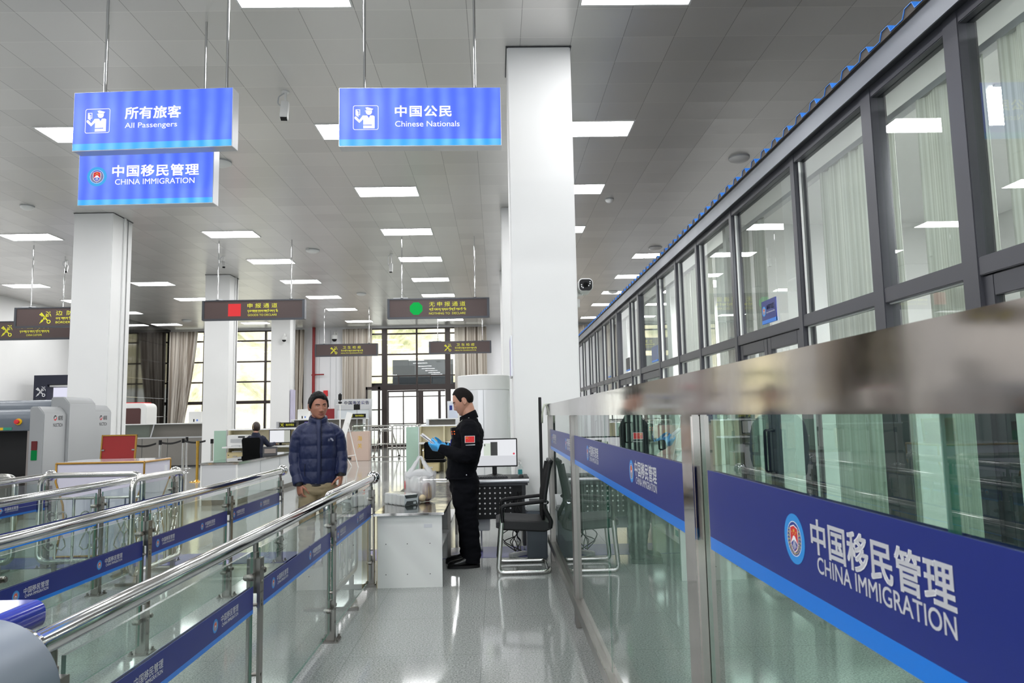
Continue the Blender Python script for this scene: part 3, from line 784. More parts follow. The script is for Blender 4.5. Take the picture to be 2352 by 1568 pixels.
# crossed key and winged staff
def customs_mb():
    m = MB()
    def bar(p0, p1, w_):
        p0, p1 = Vector((*p0, 0)), Vector((*p1, 0)); d = (p1 - p0).normalized(); n = Vector((-d.y, d.x, 0)) * w_ / 2
        m.add([p0 - n, p0 + n, p1 + n, p1 - n], [(0, 1, 2, 3)])
    bar((-.32, .40), (.22, -.26), .09)                      # key shaft
    for k, ln in ((.0, .17), (.13, .14), (.26, .12)):
        c = (-.34 + .06 + k*.5*1.0, .42 - .07 - k*.6); bar(c, (c[0] - ln, c[1] - ln*.75), .075)
    n = 20                                                   # key bow
    ring = [(.30 + .16*math.cos(2*PI*i/n), -.34 + .16*math.sin(2*PI*i/n)) for i in range(n)]; r2 = [(.30 + .095*math.cos(2*PI*i/n), -.34 + .095*math.sin(2*PI*i/n)) for i in range(n)]
    m.add([(*p, 0) for p in ring + r2], [(i, (i+1) % n, n + (i+1) % n, n + i) for i in range(n)])
    bar((-.42, -.46), (.30, .34), .05)                       # staff
    m.add([(.30,.36,0),(.02,.5,0),(.18,.48,0),(.28,.42,0)], [(0,1,2,3)]); m.add([(.32,.34,0),(.5,.02,0),(.46,.2,0),(.4,.3,0)], [(0,1,2,3)])
    m.add([(.30,.44,0),(.42,.40,0),(.40,.5,0)], [(0,1,2)])
    for s in (-1, 1):                                        # the two snakes
        pts = []
        for i in range(26):
            u = i / 25; c = Vector((-.34 + .56*u, -.38 + .62*u, 0)); nn = Vector((-.74, .67, 0)) * (.11 * (.35 + .75*u) * math.sin(u*PI*2.6 + .2)) * s
            pts.append(c + nn)
        for a, b in zip(pts[:-1], pts[1:]): bar(a[:2], (b + (b - a) * .2)[:2], .05)
    return m
customs_src = customs_mb()
def customs_emblem(name, s, mt, parent, loc, rot):
    m = MB(); m.mb(customs_src, Matrix.Diagonal((s, s, 1, 1))); return m.build(name, mt, parent, loc, smooth=0, rot=rot)
# Tibetan line: head bars, stems and loops drawn as strokes
def tibetan(mb, n, w_, h, cx, cy_, z=0, seed=1):
    rnd = random.Random(seed); cw = w_ / n; t = h * .11
    def st(p, q):
        p, q = Vector((*p, z)), Vector((*q, z)); d = (q - p).normalized(); nn = Vector((-d.y, d.x, 0)) * t / 2
        mb.add([p - nn, p + nn, q + nn, q - nn], [(0, 1, 2, 3)])
    for k in range(n):
        x = cx - w_/2 + k * cw; y = cy_ + h * .18
        if k % 3 == 2: st((x + cw*.1, y), (x + cw*.3, y - h*.08)); x += cw*.2
        st((x + cw*.05, y), (x + cw*.85, y))
        kd = rnd.randint(0, 4)
        if kd == 0: st((x+cw*.75, y), (x+cw*.75, y-h*.6)); st((x+cw*.15, y), (x+cw*.15, y-h*.3)); st((x+cw*.15, y-h*.3), (x+cw*.5, y-h*.18))
        elif kd == 1: st((x+cw*.45, y), (x+cw*.2, y-h*.25)); st((x+cw*.2, y-h*.25), (x+cw*.7, y-h*.3)); st((x+cw*.7, y-h*.3), (x+cw*.5, y-h*.7))
        elif kd == 2: st((x+cw*.15, y), (x+cw*.15, y-h*.34)); st((x+cw*.15, y-h*.34), (x+cw*.8, y-h*.34)); st((x+cw*.8, y), (x+cw*.8, y-h*.34))
        elif kd == 3: st((x+cw*.2, y), (x+cw*.2, y-h*.35)); st((x+cw*.5, y), (x+cw*.5, y-h*.35)); st((x+cw*.8, y), (x+cw*.8, y-h*.7))
        else: st((x+cw*.2, y), (x+cw*.7, y-h*.35)); st((x+cw*.7, y-h*.35), (x+cw*.2, y-h*.5)); st((x+cw*.2, y+h*.12), (x+cw*.7, y+h*.3))
    st((cx + w_/2 + cw*.1, cy_ + h*.2), (cx + w_/2 + cw*.1, cy_ - h*.4))

# ============================================================ STEEL AND GLASS BARRIER (right foreground)
bar = thing('glass_barrier', 'long stainless steel barrier with green glass and blue lettered film at the right', 'barrier', (.5, 7.6, 0))
BY = 7.6
MB().box(0, .14, -8.4, 0, 1.412, 1.522).build('top_rail', M['wavy'], bar, bevel=.004, smooth=0)
MB().box(-.005, .145, -8.4, .0, .118, .19).build('bottom_rail', M['steel'], bar, bevel=.004, smooth=0)
py = [7.3, 5.08, 1.99, -.6]
for y in py:
    MB().box(.002, .062, y - .11 - BY, y - BY, 0, 1.412).build('post', M['wavy'] if y < 3 else M['steel'], bar, bevel=.004, smooth=0)
gl = [(5.10, 7.19), (3.575, 4.965), (2.0, 3.565), (.855, 1.875), (-.48, .845)]
for a, b in gl:
    m = MB(); m.box(.026, .036, a - BY, b - BY, .19, 1.412)
    m.mi = [1, 1, 1, 0, 1, 0]
    m.build('glass_panel', [M['glassb'], M['gedge']], bar, smooth=0)
for a, b, in ((5.10, 7.19), (2.0, 4.965), (-.48, 1.815)):
    MB().box(.0215, .0255, a - BY, b - BY, 1.112, 1.274).build('blue_film', M['navy'], bar, smooth=0)
    MB().box(.0212, .0256, a - BY, b - BY, 1.082, 1.1125).build('light_blue_stripe', M['sky'], bar, smooth=0)
    MB().box(.0375, .0385, a - BY, b - BY, 1.082, 1.274).build('film_backing', M['navy'], bar, smooth=0)
tb = MB(); fit_text(tb, '中国移民管理', .385, .058, 0, .0, 0, .02, True); fit_text(tb, 'CHINA IMMIGRATION', .362, .0265, .008, -.0445, 0, .008)
tb_me = tb.data('barrier_lettering', 0, 0); tb_me.materials.append(M['white'])
em_me = None
for y in (1.296, 2.857, 4.24, 5.577, 6.949):
    o = emblem('emblem', .0435, bar, (.0212, y - BY, 1.193), ROT_L) if em_me is None else place('emblem', em_me, bar, (.0212, y - BY, 1.193), ROT_L)
    em_me = o.data
    place('lettering', tb_me, bar, (.0205, y - .263 - BY, 1.2115), ROT_L)
t = thing('black_pole', 'thin black pole standing upright against the main pillar', 'pole', (.455, 7.72, 0))
MB().box(-.016, .016, -.012, .012, .0, 1.605).build('pole_body', M['black'], t, bevel=.003, smooth=0)
MB().box(-.02, .02, -.016, .016, .0, .03).build('foot_cap', M['black2'], t, smooth=0)
# cloth hung over the far end of the barrier
cv = []; 
for j in range(9):
    u = j / 8; a = PI * u
    pts = [(-.03 - .012*math.sin(3*q) * (1 if u < .4 else .6), 7.55 + .075*q/5 + .01*math.sin(j*1.3+q), 0) for q in range(6)]
    cv.append(pts)
cm = MB(); rows = []
prof = [(-.035, 1.36), (-.03, 1.42), (-.02, 1.48), (-.004, 1.53), (.03, 1.535), (.07, 1.533), (.12, 1.532)]
for (dx, z) in prof: rows.append([(.495 + dx + .006*math.sin(q*2.1 + z*9), 7.5 + .018*q + .006*math.sin(z*40 + q), z - (.03*abs(math.sin(q*1.7)) if z < 1.4 else 0)) for q in range(6)])
vs = [p for r_ in rows for p in r_]; fs = []
for j in range(len(rows) - 1):
    for i in range(5): a = j*6 + i; fs.append((a, a+1, a+7, a+6))
me = MB().add(vs, fs).data('rag', 0, 80); me.materials.append(mat('grey_green_cloth', '#b3b9a8', .9, var=.1))
o = place('cloth', me); o.modifiers.new('t', 'SOLIDIFY').thickness = .005
tag(o, 'grey-green cloth hung over the far end of the steel barrier', 'cloth')

# ============================================================ QUEUE RAILINGS
tr = MB(); fit_text(tr, '中国移民管理', .19, .029, 0, .0, 0, .012, True); fit_text(tr, 'CHINA IMMIGRATION', .178, .0135, .004, -.0245, 0)
tr_me = tr.data('band_lettering', 0, 0); tr_me.materials.append(M['white'])
pb = MB()                                   # one post, local origin on the floor
foot = MB().box(-.06, .06, -.06, .06, 0, .008)
for s in (-1, 1):
    for q in (-1, 1): foot.cyl((s*.045, q*.045, .008), (s*.045, q*.045, .03), .008, n=8); foot.cyl((s*.045, q*.045, .008), (s*.045, q*.045, .016), .013, n=6)
foot_me = foot.data('foot_plate', 0, 30); foot_me.materials.append(M['steel'])
post = MB().box(-.03, .03, -.025, .025, .008, .255).box(-.03, -.018, -.025, .025, .255, .66).box(.018, .03, -.025, .025, .255, .66).box(-.03, .03, -.027, .027, .655, .805)
for z in (.3, .6): post.cyl((-.03, 0, z), (.03, 0, z), .008, n=10)
post.lathe((0, 0, 0), [(.0, .805), (.016, .805), (.016, .83), (.012, .832), (.012, .875), (.0, .875)], 14)
for z in (.12, .2, .62, .7, .76): post.ell((.031, 0, z), .005, .009, .009, 10, 6)
post_me = post.data('post', .002, 30); post_me.materials.append(M['steel'])
cl_ = MB()
for z in (.205, .735):
    for s in (-1, 1):
        cl_.box(-.008, .008, s*.025 if s > 0 else -.085, .085 if s > 0 else -.025, z - .012, z + .012)
        cl_.cyl((-.018, s*.082, z), (.016, s*.082, z), .0145, n=16); cl_.cyl((-.024, s*.082, z), (-.018, s*.082, z), .010, n=12); cl_.cyl((.016, s*.082, z), (.021, s*.082, z), .011, n=12)
cl_me = cl_.data('glass_clamp', 0, 30); cl_me.materials.append(M['steel'])
gmats = [M['glass'], M['gedge']]
remb = None
def railing(X, posts, y0, y1, logos, label, z=.9):
    global remb
    t = thing('queue_railing', label, 'railing', (X, y1, 0), group='queue railings with blue lettered bands')
    MB().cyl((0, y0 - y1, z), (0, -.04, z), .0315, n=28).build('handrail', M['chrome'], t)
    MB().lathe((0, 0, z), [(.0, -.066), (.036, -.062), (.05, -.045), (.057, -.02), (.057, .0), (.054, .014), (.044, .022), (.036, .018), (.0, .012)], 28, Matrix.Rotation(-PI/2, 3, 'X')).build('end_ball', M['chrome'], t)
    for y in posts:
        p = place('post', post_me, t, (0, y - y1, 0)); place('foot_plate', foot_me, p); place('glass_clamp', cl_me, p)
    for a, b in zip(posts[:-1], posts[1:]):
        a2, b2 = a + .05 - y1, b - .05 - y1
        m = MB(); m.box(-.006, .006, a2, b2, .06, .842); m.mi = [1, 1, 1, 0, 1, 0]
        m.build('glass_panel', gmats, t, smooth=0)
        f = MB().box(.0065, .0085, a2, b2, .592, .69).build('blue_band', M['navy'], t, smooth=0)
        MB().box(.0064, .0087, a2, b2, .574, .592).build('light_blue_stripe', M['sky'], f, smooth=0)
        MB().box(-.0085, -.0065, a2, b2, .574, .69).build('band_backing', M['navy'], f, smooth=0)
        for y in logos:
            if a + .08 < y < b - .3:
                if remb is None: remb = emblem('emblem', .0255, f, (.0088, y - y1, .641), ROT_R).data
                else: place('emblem', remb, f, (.0088, y - y1, .641), ROT_R)
                place('lettering', tr_me, f, (.0092, y - y1 + .15, .65), ROT_R)
    return t
railing(-1.1, [1.86, 3.36, 4.845, 6.354], 1.772, 6.48, [2.2, 2.88, 3.6, 4.29, 5.02, 5.71], 'nearest queue railing, fixed to the grey gate cabinet and ending by the white inspection table')
railing(-2.225, [.46, 1.87, 3.28, 4.69, 6.10, 7.52], .4, 7.6, [.8, 1.4, 2.1, 2.76, 3.45, 4.15, 4.84, 5.55, 6.21, 6.9], 'queue railing just left of the passenger in the blue jacket')
railing(-3.37, [.6, 2.03, 3.44, 4.86, 6.27, 7.685], .5, 7.72, [1.0, 1.7, 2.4, 3.0, 3.75, 4.45, 5.15, 5.85, 6.55, 7.1], 'queue railing ending in front of the white and gold counter')
railing(-4.55, [2.2, 3.6, 5.0, 6.4, 7.5], 2.1, 7.55, [2.6, 3.3, 4.0, 4.7, 5.4, 6.1, 6.8], 'queue railing farthest left, ending beside the scanner')

# ============================================================ TUBE BARRICADES
def scroll(m, x, z0, z1):
    h = z1 - z0
    m.tube([(x, 0, z0), (x, 0, z1)], .008, 8)
    for s in (-1, 1):
        pts = []
        for i in range(15):
            a = -PI*.5 + 2*PI*.82*i/14; pts.append((x + s*(.045 - .045*math.cos(a)*1 + .0) - s*.0, 0, z1 - .17 - .0 + .05*math.sin(a)))
        pts = [(x + s*(.05 + .045*math.cos(a)), 0, z1 - .16 + .045*math.sin(a)) for a in [PI*1.15 - 2*PI*.8*i/14 for i in range(15)]]
        m.tube(pts, .007, 6)
        m.tube([(x + s*.09, 0, z1 - .17), (x + s*.03, 0, z1 - .3), (x, 0, z1 - .34)], .007, 6)
        m.tube([(x, 0, z0 + .34), (x + s*.085, 0, z0 + .17), (x + s*.095, 0, z0 + .12), (x + s*.06, 0, z0 + .085), (x + s*.02, 0, z0 + .1), (x + s*.012, 0, z0 + .14)], .007, 6)
        m.ell((x + s*.014, 0, z1 - .19), .012, .012, .012, 8, 6)
def barricade(x, y, rz, L_, label, H=.93):
    t = thing('crowd_barricade', label, 'barricade', (x, y, 0), rz, 'tubular steel barricades')
    b = .12
    pts = arc([(L_/2, 0, b), (L_, 0, b), (L_, 0, H), (0, 0, H), (0, 0, b), (L_/2, 0, b)], .1, 8)
    MB().tube(pts, .027, 14).build('frame_tube', M['tubes'], t)
    MB().cyl((.02, 0, H - .22), (L_ - .02, 0, H - .22), .013, n=12).build('cross_bar', M['tubes'], t)
    for k in (1, 2): MB().cyl((L_*k/3, 0, b), (L_*k/3, 0, H - .22), .013, n=12).build('upright_bar', M['tubes'], t)
    for k in range(3):
        m = MB(); scroll(m, L_*(k + .5)/3, b + .02, H - .23); m.build('scroll_ornament', M['tubes'], t)
    for q in (.16, L_ - .16):
        MB().box(q - .02, q + .02, -.2, .2, .0, .022).box(q - .018, q + .018, -.018, .018, .02, b).build('foot', M['steel'], t, bevel=.004)
    return t
barricade(-4.4, 7.14, 0, .97, 'steel barricade across the lane in front of the white and gold counter')
barricade(-5.9, 7.14, 0, 1.26, 'steel barricade at the left edge in front of the scanner tunnel')
barricade(-3.17, 6.42, PI/2, .98, 'steel barricade parallel to the railings, beside the white and gold counter')
barricade(-1.26, 5.42, PI/2, 1.06, 'steel barricade standing behind the end of the nearest railing', .862)

# ============================================================ GATE CABINET (lower left corner)
t = thing('gate_cabinet', 'grey rounded passenger gate cabinet in the lower left corner', 'gate', (-1.28, 1.2, 0))
def hull(x0, x1, y0, y1, z1, r, k=10):
    pts = []
    for i in range(k + 1):
        a = PI/2*i/k; pts.append((x1 - r + r*math.sin(a), z1 - r + r*math.cos(a)))
    pts = pts + [(x1, 0), (x0, 0), (x0, z1 - .02)]
    return MB().prism(pts, (0, y0, 0), (1, 0, 0), (0, 0, 1), (0, y1 - y0, 0))
hull(-.5, .29, -1.6, .52, .985, .17, 14).build('cabinet_body', M['gateg'], t, bevel=.006, smooth=40)
MB().lathe((.18, .52, .90), [(.0, 0), (.062, 0), (.06, .012), (.045, .02), (.045, .045), (.036, .05), (.0, .05)], 24, Matrix.Rotation(-PI/2, 3, 'X')).build('rail_flange', M['chrome'], t)
MB().box(.26, .285, .521, .56, .0, .80).build('edge_post', M['steel'], t, bevel=.004, smooth=0)
MB().prism(rrect(.9, .075, .03, 6), (-.335, .525, .937), (1, 0, 0), (0, 0, 1), (0, .22, 0)).build('cover', M['bluecap'], t, bevel=.01, smooth=40)
MB().ell((.29, .3, .72), .004, .05, .05, 14, 8).build('green_lamp', M['green'], t)

# ============================================================ HANGING SIGNS
rodm = M['chrome']
lb1 = lightbox('lightbox_blue', '#5472f7', '#86abff', 1.0); lb2 = lightbox('lightbox_cyan', '#3fa9f8', '#8fe0fb', 1.0)
wlit = emit_mat('lit_white_lettering', '#ffffff', 1.05)
def rod(t, x, y, z0):
    MB().cyl((x, y, z0), (x, y, CEIL - t.location.z), .0135, n=12).build('hanging_rod', rodm, t)
def light_sign(name, label, cx, y, z0, W, H, stripe, rz, rods):
    t = thing(name, label, 'sign', (cx, y, z0), rz, 'blue lit hanging signs')
    MB().box(-W/2, W/2, 0, .14, 0, H).build('sign_box', M['alu'], t, bevel=.003, smooth=0)
    MB().box(-W/2 + .006, W/2 - .006, -.004, 0, stripe, H - .006).build('lit_face', lb1, t, smooth=0)
    MB().box(-W/2 + .006, W/2 - .006, -.004, 0, .006, stripe).build('lit_stripe', lb2, t, smooth=0)
    for x, yy in rods:
        rod(t, x, yy, H)
        MB().box(x - .03, x + .03, yy - .02, yy + .02, H, H + .014).build('rod_bracket', M['dark'], t, smooth=0)
    return t
def officer_pict(t, cx, cz, s):
    m = MB(); o = .5
    a = rrect(1.0, 1.0, .08, 5); b = rrect(.95, .95, .06, 5); n = len(a)
    m.add([(x, y, 0) for x, y in a] + [(x, y, 0) for x, y in b], [(i, (i+1) % n, n + (i+1) % n, n + i) for i in range(n)])
    P = lambda pts: poly_at(m, pts, 0)
    P([(-.02,.41),(.06,.43),(.30,.36),(.24,.29),(.03,.32)]); P([(-.05,.27),(.03,.31),(.24,.28),(.24,.27),(0,.255)])
    P([(.0,.27),(.245,.27)] + [(.122 + .125*math.cos(-PI*i/12), .24 - .13*math.sin(PI*i/12)) for i in range(13)])
    P([(-.12,.09),(.06,.09),(.12,-.02),(.17,.09),(.30,.09),(.35,.05),(.35,-.44),(-.10,-.44),(-.10,-.32),(.24,-.32),(.24,-.29),(-.10,-.29),(-.10,-.06)])
    P([(-.12,.09),(-.10,-.07),(-.25,-.22),(-.43,-.05),(-.45,.0),(-.42,.05),(-.37,.05),(-.25,-.09)])
    P([(-.40,.34),(-.28,.24),(-.28,.02),(-.40,.10)]); 
    for q in ([(-.40,.34),(-.22,.34),(-.22,.31),(-.38,.31)], [(-.25,.34),(-.22,.34),(-.22,.10),(-.25,.10)], [(-.28,.10),(-.22,.10),(-.22,.13),(-.28,.13)]): P(q)
    k = MB(); k.mb(m, Matrix.Diagonal((s, s, 1, 1)))
    k.build('pictogram', wlit, t, (cx, -.0055, cz), smooth=0, rot=ROT_F)
def sign_text(t, txt, w_, h, cx, cz, mt, bold=0.0, cjk=False, y=-.0055, name='lettering'):
    m = MB(); fit_text(m, txt, w_, h, 0, 0, 0, bold, cjk); return m.build(name, mt, t, (cx, y, cz), smooth=0, rot=ROT_F)
K = 6.9 / 1659.4
s1 = light_sign('hanging_sign', 'blue lit hanging sign reading All Passengers', -3.345, 6.93, 4.09, 1.60, .60, .07, math.radians(-3.2), [(-.535, .07), (.705, .07)])
officer_pict(s1, -.55, .30, .25)
sign_text(s1, '所有旅客', .565, .128, .005, .37, wlit, .024, True); sign_text(s1, 'All Passengers', .525, .07, -.012, .235, wlit, .006)
s2 = light_sign('hanging_sign', 'blue lit hanging sign reading Chinese Nationals', -.71, 6.9, 4.075, 1.60, .60, .07, math.radians(.8), [(-.56, .07), (.545, .07)])
officer_pict(s2, -.535, .29, .25)
sign_text(s2, '中国公民', .56, .118, .03, .355, wlit, .024, True); sign_text(s2, 'Chinese Nationals', .635, .058, .07, .225, wlit, .006)
s3 = light_sign('hanging_sign', 'blue lit hanging sign reading China Immigration below the other sign', -3.72, 7.6, 3.735, 1.455, .62, .062, math.radians(-1.8), [(-.54, .12), (.56, .12)])
emblem('emblem', .106, s3, (-.525, -.005, .315), ROT_F)
EML = [emit_mat('lit_emblem_blue', '#4fb0f2', 1), wlit, emit_mat('lit_emblem_red', '#d83a4a', 1), emit_mat('lit_emblem_gold', '#e4d65a', 1), emit_mat('lit_emblem_navy', '#3f56c8', 1)]
for ob in [c for c in s3.children if c.name.startswith('emblem')]:
    for k in range(5): ob.data.materials[k] = EML[k]
sign_text(s3, '中国移民管理', .935, .132, .105, .372, wlit, .024, True); sign_text(s3, 'CHINA IMMIGRATION', .855, .062, .1, .252, wlit, .006)

def brown_sign(label, cx, y, z0, kind, zh, en, W=2.48, H=.49, wz=None, we=None, seed=3, depth=.16):
    t = thing('hanging_sign', label, 'sign', (cx, y, z0), 0, 'brown hanging signs')
    f = MB().box(-W/2, W/2, 0, depth, 0, .035).box(-W/2, W/2, 0, depth, H - .03, H).box(-W/2, -W/2 + .06, 0, depth, .035, H - .03).box(W/2 - .06, W/2, 0, depth, .035, H - .03)
    f.box(-W/2 + .03, W/2 - .03, -.012, .01, -.015, .01)
    f.build('sign_frame', M['brownf'], t, bevel=.004, smooth=0)
    MB().box(-W/2 + .06, W/2 - .06, .012, depth - .012, .035, H - .03).build('sign_face', M['brown'], t, smooth=0)
    for x in (-.89, .89):
        rod(t, x, depth/2, H); MB().box(x - .035, x + .035, depth/2 - .03, depth/2 + .03, H, H + .02).build('rod_bracket', M['dark'], t, smooth=0)
    MB().box(-.55, -.2, depth/2 - .03, depth/2 + .03, H, H + .03).build('driver_box', M['greyp'], t, (-.55, 0, 0), smooth=0)
    yy = .0105
    if kind == 'red': MB().box(-W/2 + .63, -W/2 + .935, yy - .001, yy + .001, .09, .395).build('red_square', emit_mat('lit_red', '#f0494c', .9), t, smooth=0)
    elif kind == 'green':
        MB().plate([(.165*math.cos(PI/8 + PI*k/4), .165*math.sin(PI/8 + PI*k/4)) for k in range(8)], (-W/2 + .70, yy, .24), (1, 0, 0), (0, 0, 1)).build('green_octagon', emit_mat('lit_green', '#22bd58', .9), t, smooth=0)
    else: customs_emblem('customs_emblem', .3, M['yellow'], t, (-W/2 + .745, yy, .235), ROT_F)
    wz = wz or .72; we = we or .7
    sign_text(t, zh, wz, .115, .215, .345, M['yellow'], .0, True, yy); sign_text(t, en, we, .05, .215, .115, M['yellow'], .0, False, yy)
    m = MB(); tibetan(m, 15, max(wz, we), .09, 0, 0, 0, seed); m.build('tibetan_lettering', M['yellow'], t, (.215, yy, .215), smooth=0, rot=ROT_F)
    return t
brown_sign('brown hanging sign with a red square reading Goods to Declare', -5.88, 17.5, 3.85, 'red', '申报通道', 'GOODS TO DECLARE', seed=4)
brown_sign('brown hanging sign with a green octagon reading Nothing to Declare', -1.385, 17.4, 3.80, 'green', '无申报通道', 'NOTHING TO  DECLARE', wz=.88, we=.885, seed=9)
brown_sign('far brown hanging sign reading Health Quarantine left of the entrance', -5.93, 28.6, 3.875, 'key', '卫生检疫', 'HEALTH QUARANTINE', we=.85, seed=5)
brown_sign('far brown hanging sign reading Health Quarantine right of the entrance', -1.43, 28.6, 3.905, 'key', '卫生检疫', 'HEALTH QUARANTINE', we=.85, seed=5)
b5 = brown_sign('brown hanging sign at the left reading Border, partly behind a pillar', -10.5, 17.7, 3.78, 'key', '边防检查', 'BORDER INSPECTION', wz=.9, we=.9, seed=7)
brown_sign('brown hanging sign reading China Customs, cut by the left edge', -12.25, 18.95, 3.63, 'key', '中国海关', 'CHINA CUSTOMS', wz=.75, we=.4, seed=8)
# ============================================================ INSPECTION TABLES AND WHAT LIES ON THEM
ttop = wavy_steel('table_steel', '#b9b6b2', .08, 4, .09)
def insp_table(x0, x1, y0, y1, z, label, front):
    t = thing('inspection_table', label, 'table', ((x0+x1)/2, y0, 0), group='white inspection tables with steel tops')
    w2 = (x1 - x0)/2; L_ = y1 - y0
    MB().box(-w2 - .03, w2 + .02, -.03, L_, z - .022, z).build('table_top', ttop, t, bevel=.003, smooth=0)
    MB().box(-w2, w2, 0, .018, .0, z - .022).build('front_panel' if front else 'end_panel', M['whitep'], t, smooth=0)
    MB().box(-w2, -w2 + .018, .018, L_, .0, z - .022).build('side_panel', M['whitep'], t, smooth=0)
    MB().box(-w2 + .018, w2 - .02, .05, L_ - .02, .28, .298).build('shelf', M['whitep'], t, smooth=0)
    for yy in (.02, L_ - .06): MB().box(w2 - .035, w2 - .003, yy, yy + .035, 0, z - .022).build('leg', M['steel'], t, smooth=0)
    MB().box(-w2 - .004, -w2 + .0, -.004, L_, 0, z - .022).build('edge_strip', M['woodl'], t, smooth=0)
    if front:
        sc_ = MB()
        for sx_ in (-.2, -.02, .17):
            for sz in (.11, .36): sc_.cyl((sx_, -.002, sz), (sx_, .001, sz), .004, n=8)
        sc_.build('screw_head', M['dark'], t); MB().box(.12, .19, -.0015, .0, .49, .52).build('sticker', mat('pale_sticker', '#d2d3d8', .5), t, smooth=0)
    return t
insp_table(-1.03, -.485, 6.25, 7.45, .618, 'white inspection table with a steel top holding the shopping bag', True)
insp_table(-1.05, -.5, 7.46, 9.0, .618, 'second white inspection table set end to end behind the first', False)
# pack of tissues, six packets under one film
t = thing('tissue_bundle', 'shrink-wrapped bundle of white tissue packs with a dark label end on the table', 'tissues', (-.86, 6.69, .618), math.radians(41.2))
for k in range(5): MB().box(.004, .155, .002 + k*.068, .066 + k*.068, .0, .1).build('tissue_pack', M['whitep'], t, bevel=.008)
e = MB(); e.cur = 0; e.plate([(.006, .004), (.152, .004), (.152, .096), (.006, .096)], (0, -.0005, 0), (1, 0, 0), (0, 0, 1)); e.cur = 1
e.plate([(.006, .004), (.152, .004), (.135, .042), (.03, .042)], (0, -.001, 0), (1, 0, 0), (0, 0, 1)); e.plate([(.006, .096), (.152, .096), (.14, .066), (.02, .066)], (0, -.001, 0), (1, 0, 0), (0, 0, 1)); e.cur = 0
e.plate([(.1, .012), (.13, .012), (.13, .032), (.1, .032)], (0, -.0015, 0), (1, 0, 0), (0, 0, 1))
e.build('label_end', [mat('pale_film', '#cfd2d6', .3), mat('dark_label', '#3a3b40', .4)], t, smooth=0)
MB().box(-.002, .16, -.003, .346, .0, .104).build('film_wrap', glass_mat('clear_plastic_film', '#f4f6f6', 1.2, .12), t, bevel=.006)
# carrier bag
bagm, nt, N, L, b = new_mat('thin_white_plastic'); N.remove(b)
df = N.new('ShaderNodeBsdfDiffuse'); df.inputs[0].default_value = (.86, .86, .87, 1); tl = N.new('ShaderNodeBsdfTranslucent'); tl.inputs[0].default_value = (.9, .9, .9, 1)
trn = N.new('ShaderNodeBsdfTransparent'); gls = N.new('ShaderNodeBsdfGlossy'); gls.inputs['Roughness'].default_value = .25
a1 = N.new('ShaderNodeMixShader'); a1.inputs[0].default_value = .45; L.new(df.outputs[0], a1.inputs[1]); L.new(tl.outputs[0], a1.inputs[2])
a2 = N.new('ShaderNodeMixShader'); a2.inputs[0].default_value = .48; L.new(a1.outputs[0], a2.inputs[1]); L.new(trn.outputs[0], a2.inputs[2])
a3 = N.new('ShaderNodeMixShader'); a3.inputs[0].default_value = .06; L.new(a2.outputs[0], a3.inputs[1]); L.new(gls.outputs[0], a3.inputs[2]); L.new(a3.outputs[0], N['Material Output'].inputs[0])
t = thing('carrier_bag', 'thin white plastic carrier bag of shopping standing on the inspection table', 'bag', (-.755, 7.08, .62))
prof = [(0, .0, .085, .07), (.03, .0, .135, .11), (.09, 0, .145, .12), (.15, 0, .142, .115), (.2, .0, .14, .09), (.235, .0, .135, .06), (.25, 0, .128, .045)]
rings = []
for z, cx, rx, ry in prof:
    ring = []
    for i in range(64):
        a = 2*PI*i/64; k_ = z/.25; wob = 1 + .05*math.sin(a*7 + z*30) + .04*math.sin(a*13 - z*50) + .12*k_*math.sin(a*11)
        ring.append((cx + rx*wob*math.cos(a), ry*wob*math.sin(a), z + .006*math.sin(a*5) + k_**3*(.02*math.cos(2*a)*(1 if abs(math.cos(a)) > .7 else 0) + .012*math.sin(a*9))))
    rings.append(ring)
MB().loft(rings, True, False).build('bag_body', bagm, t, smooth=180)
for q in (-1, 1):
    for s in (-1, 1):                      # gathered plastic running up into the two loops
        m = MB(); pts = arc([(s*.115, q*.05, .235), (s*.075, q*.045, .30), (s*.03, q*.02, .375), (s*.012 - .01*q, q*.012, .415), (-s*.01 - .01*q, q*.01, .42)], .06, 5)
        n_ = len(pts); m.tube(pts, [(.026 - .018*min(1, 1.3*i/n_), .007 - .004*i/n_) for i in range(n_)], 10, up=(1, 0, 0)); m.build('handle', bagm, t)
    m = MB(); pts = arc([(-.10, q*.055, .23), (-.03, q*.05, .27), (.03, q*.05, .27), (.10, q*.055, .23)], .04, 4); m.tube(pts, [(.03, .006)]*len(pts), 10, up=(0, 0, 1)); m.build('rim', bagm, t)
lg = MB(); lg.prism(circ(.032, 20), (-.142, -.03, .15), (.25, -.97, 0), (0, 0, 1.5), (-.002, 0, 0)); lg.build('red_logo', M['red'], t, smooth=0)
t2 = thing('snack_packet', 'brown and yellow snack packet showing through the white carrier bag', 'packet', (-.685, 7.04, .625), .5)
m = MB(); m.loft([[(.045*c*q, .03*s_*q, z) for c, s_ in [(math.cos(2*PI*i/16), math.sin(2*PI*i/16)) for i in range(16)]] for z, q in ((0, .5), (.02, 1), (.1, 1.05), (.15, .9), (.17, .3))]); m.build('packet_body', mat('maroon_wrapper', '#6d2322', .35, bump=.3, bs=30), t2)
m = MB()
for k in (-1, 0, 1): m.obox((k*.025, -.0335 + abs(k)*.006, .08), (.009, .004, .11))
m.build('yellow_stripe', M['yel2'], t2, smooth=0)
t2 = thing('dark_parcel', 'dark grey plastic parcel at the bottom of the carrier bag', 'parcel', (-.80, 7.06, .625), .15)
MB().box(-.06, .06, -.05, .05, 0, .09).build('parcel_body', mat('dark_bag_plastic', '#33343a', .35, bump=.4, bs=25), t2, bevel=.02, seg=3)
t2 = thing('bread_roll', 'pale round bun at the front corner of the carrier bag', 'bun', (-.725, 6.98, .622))
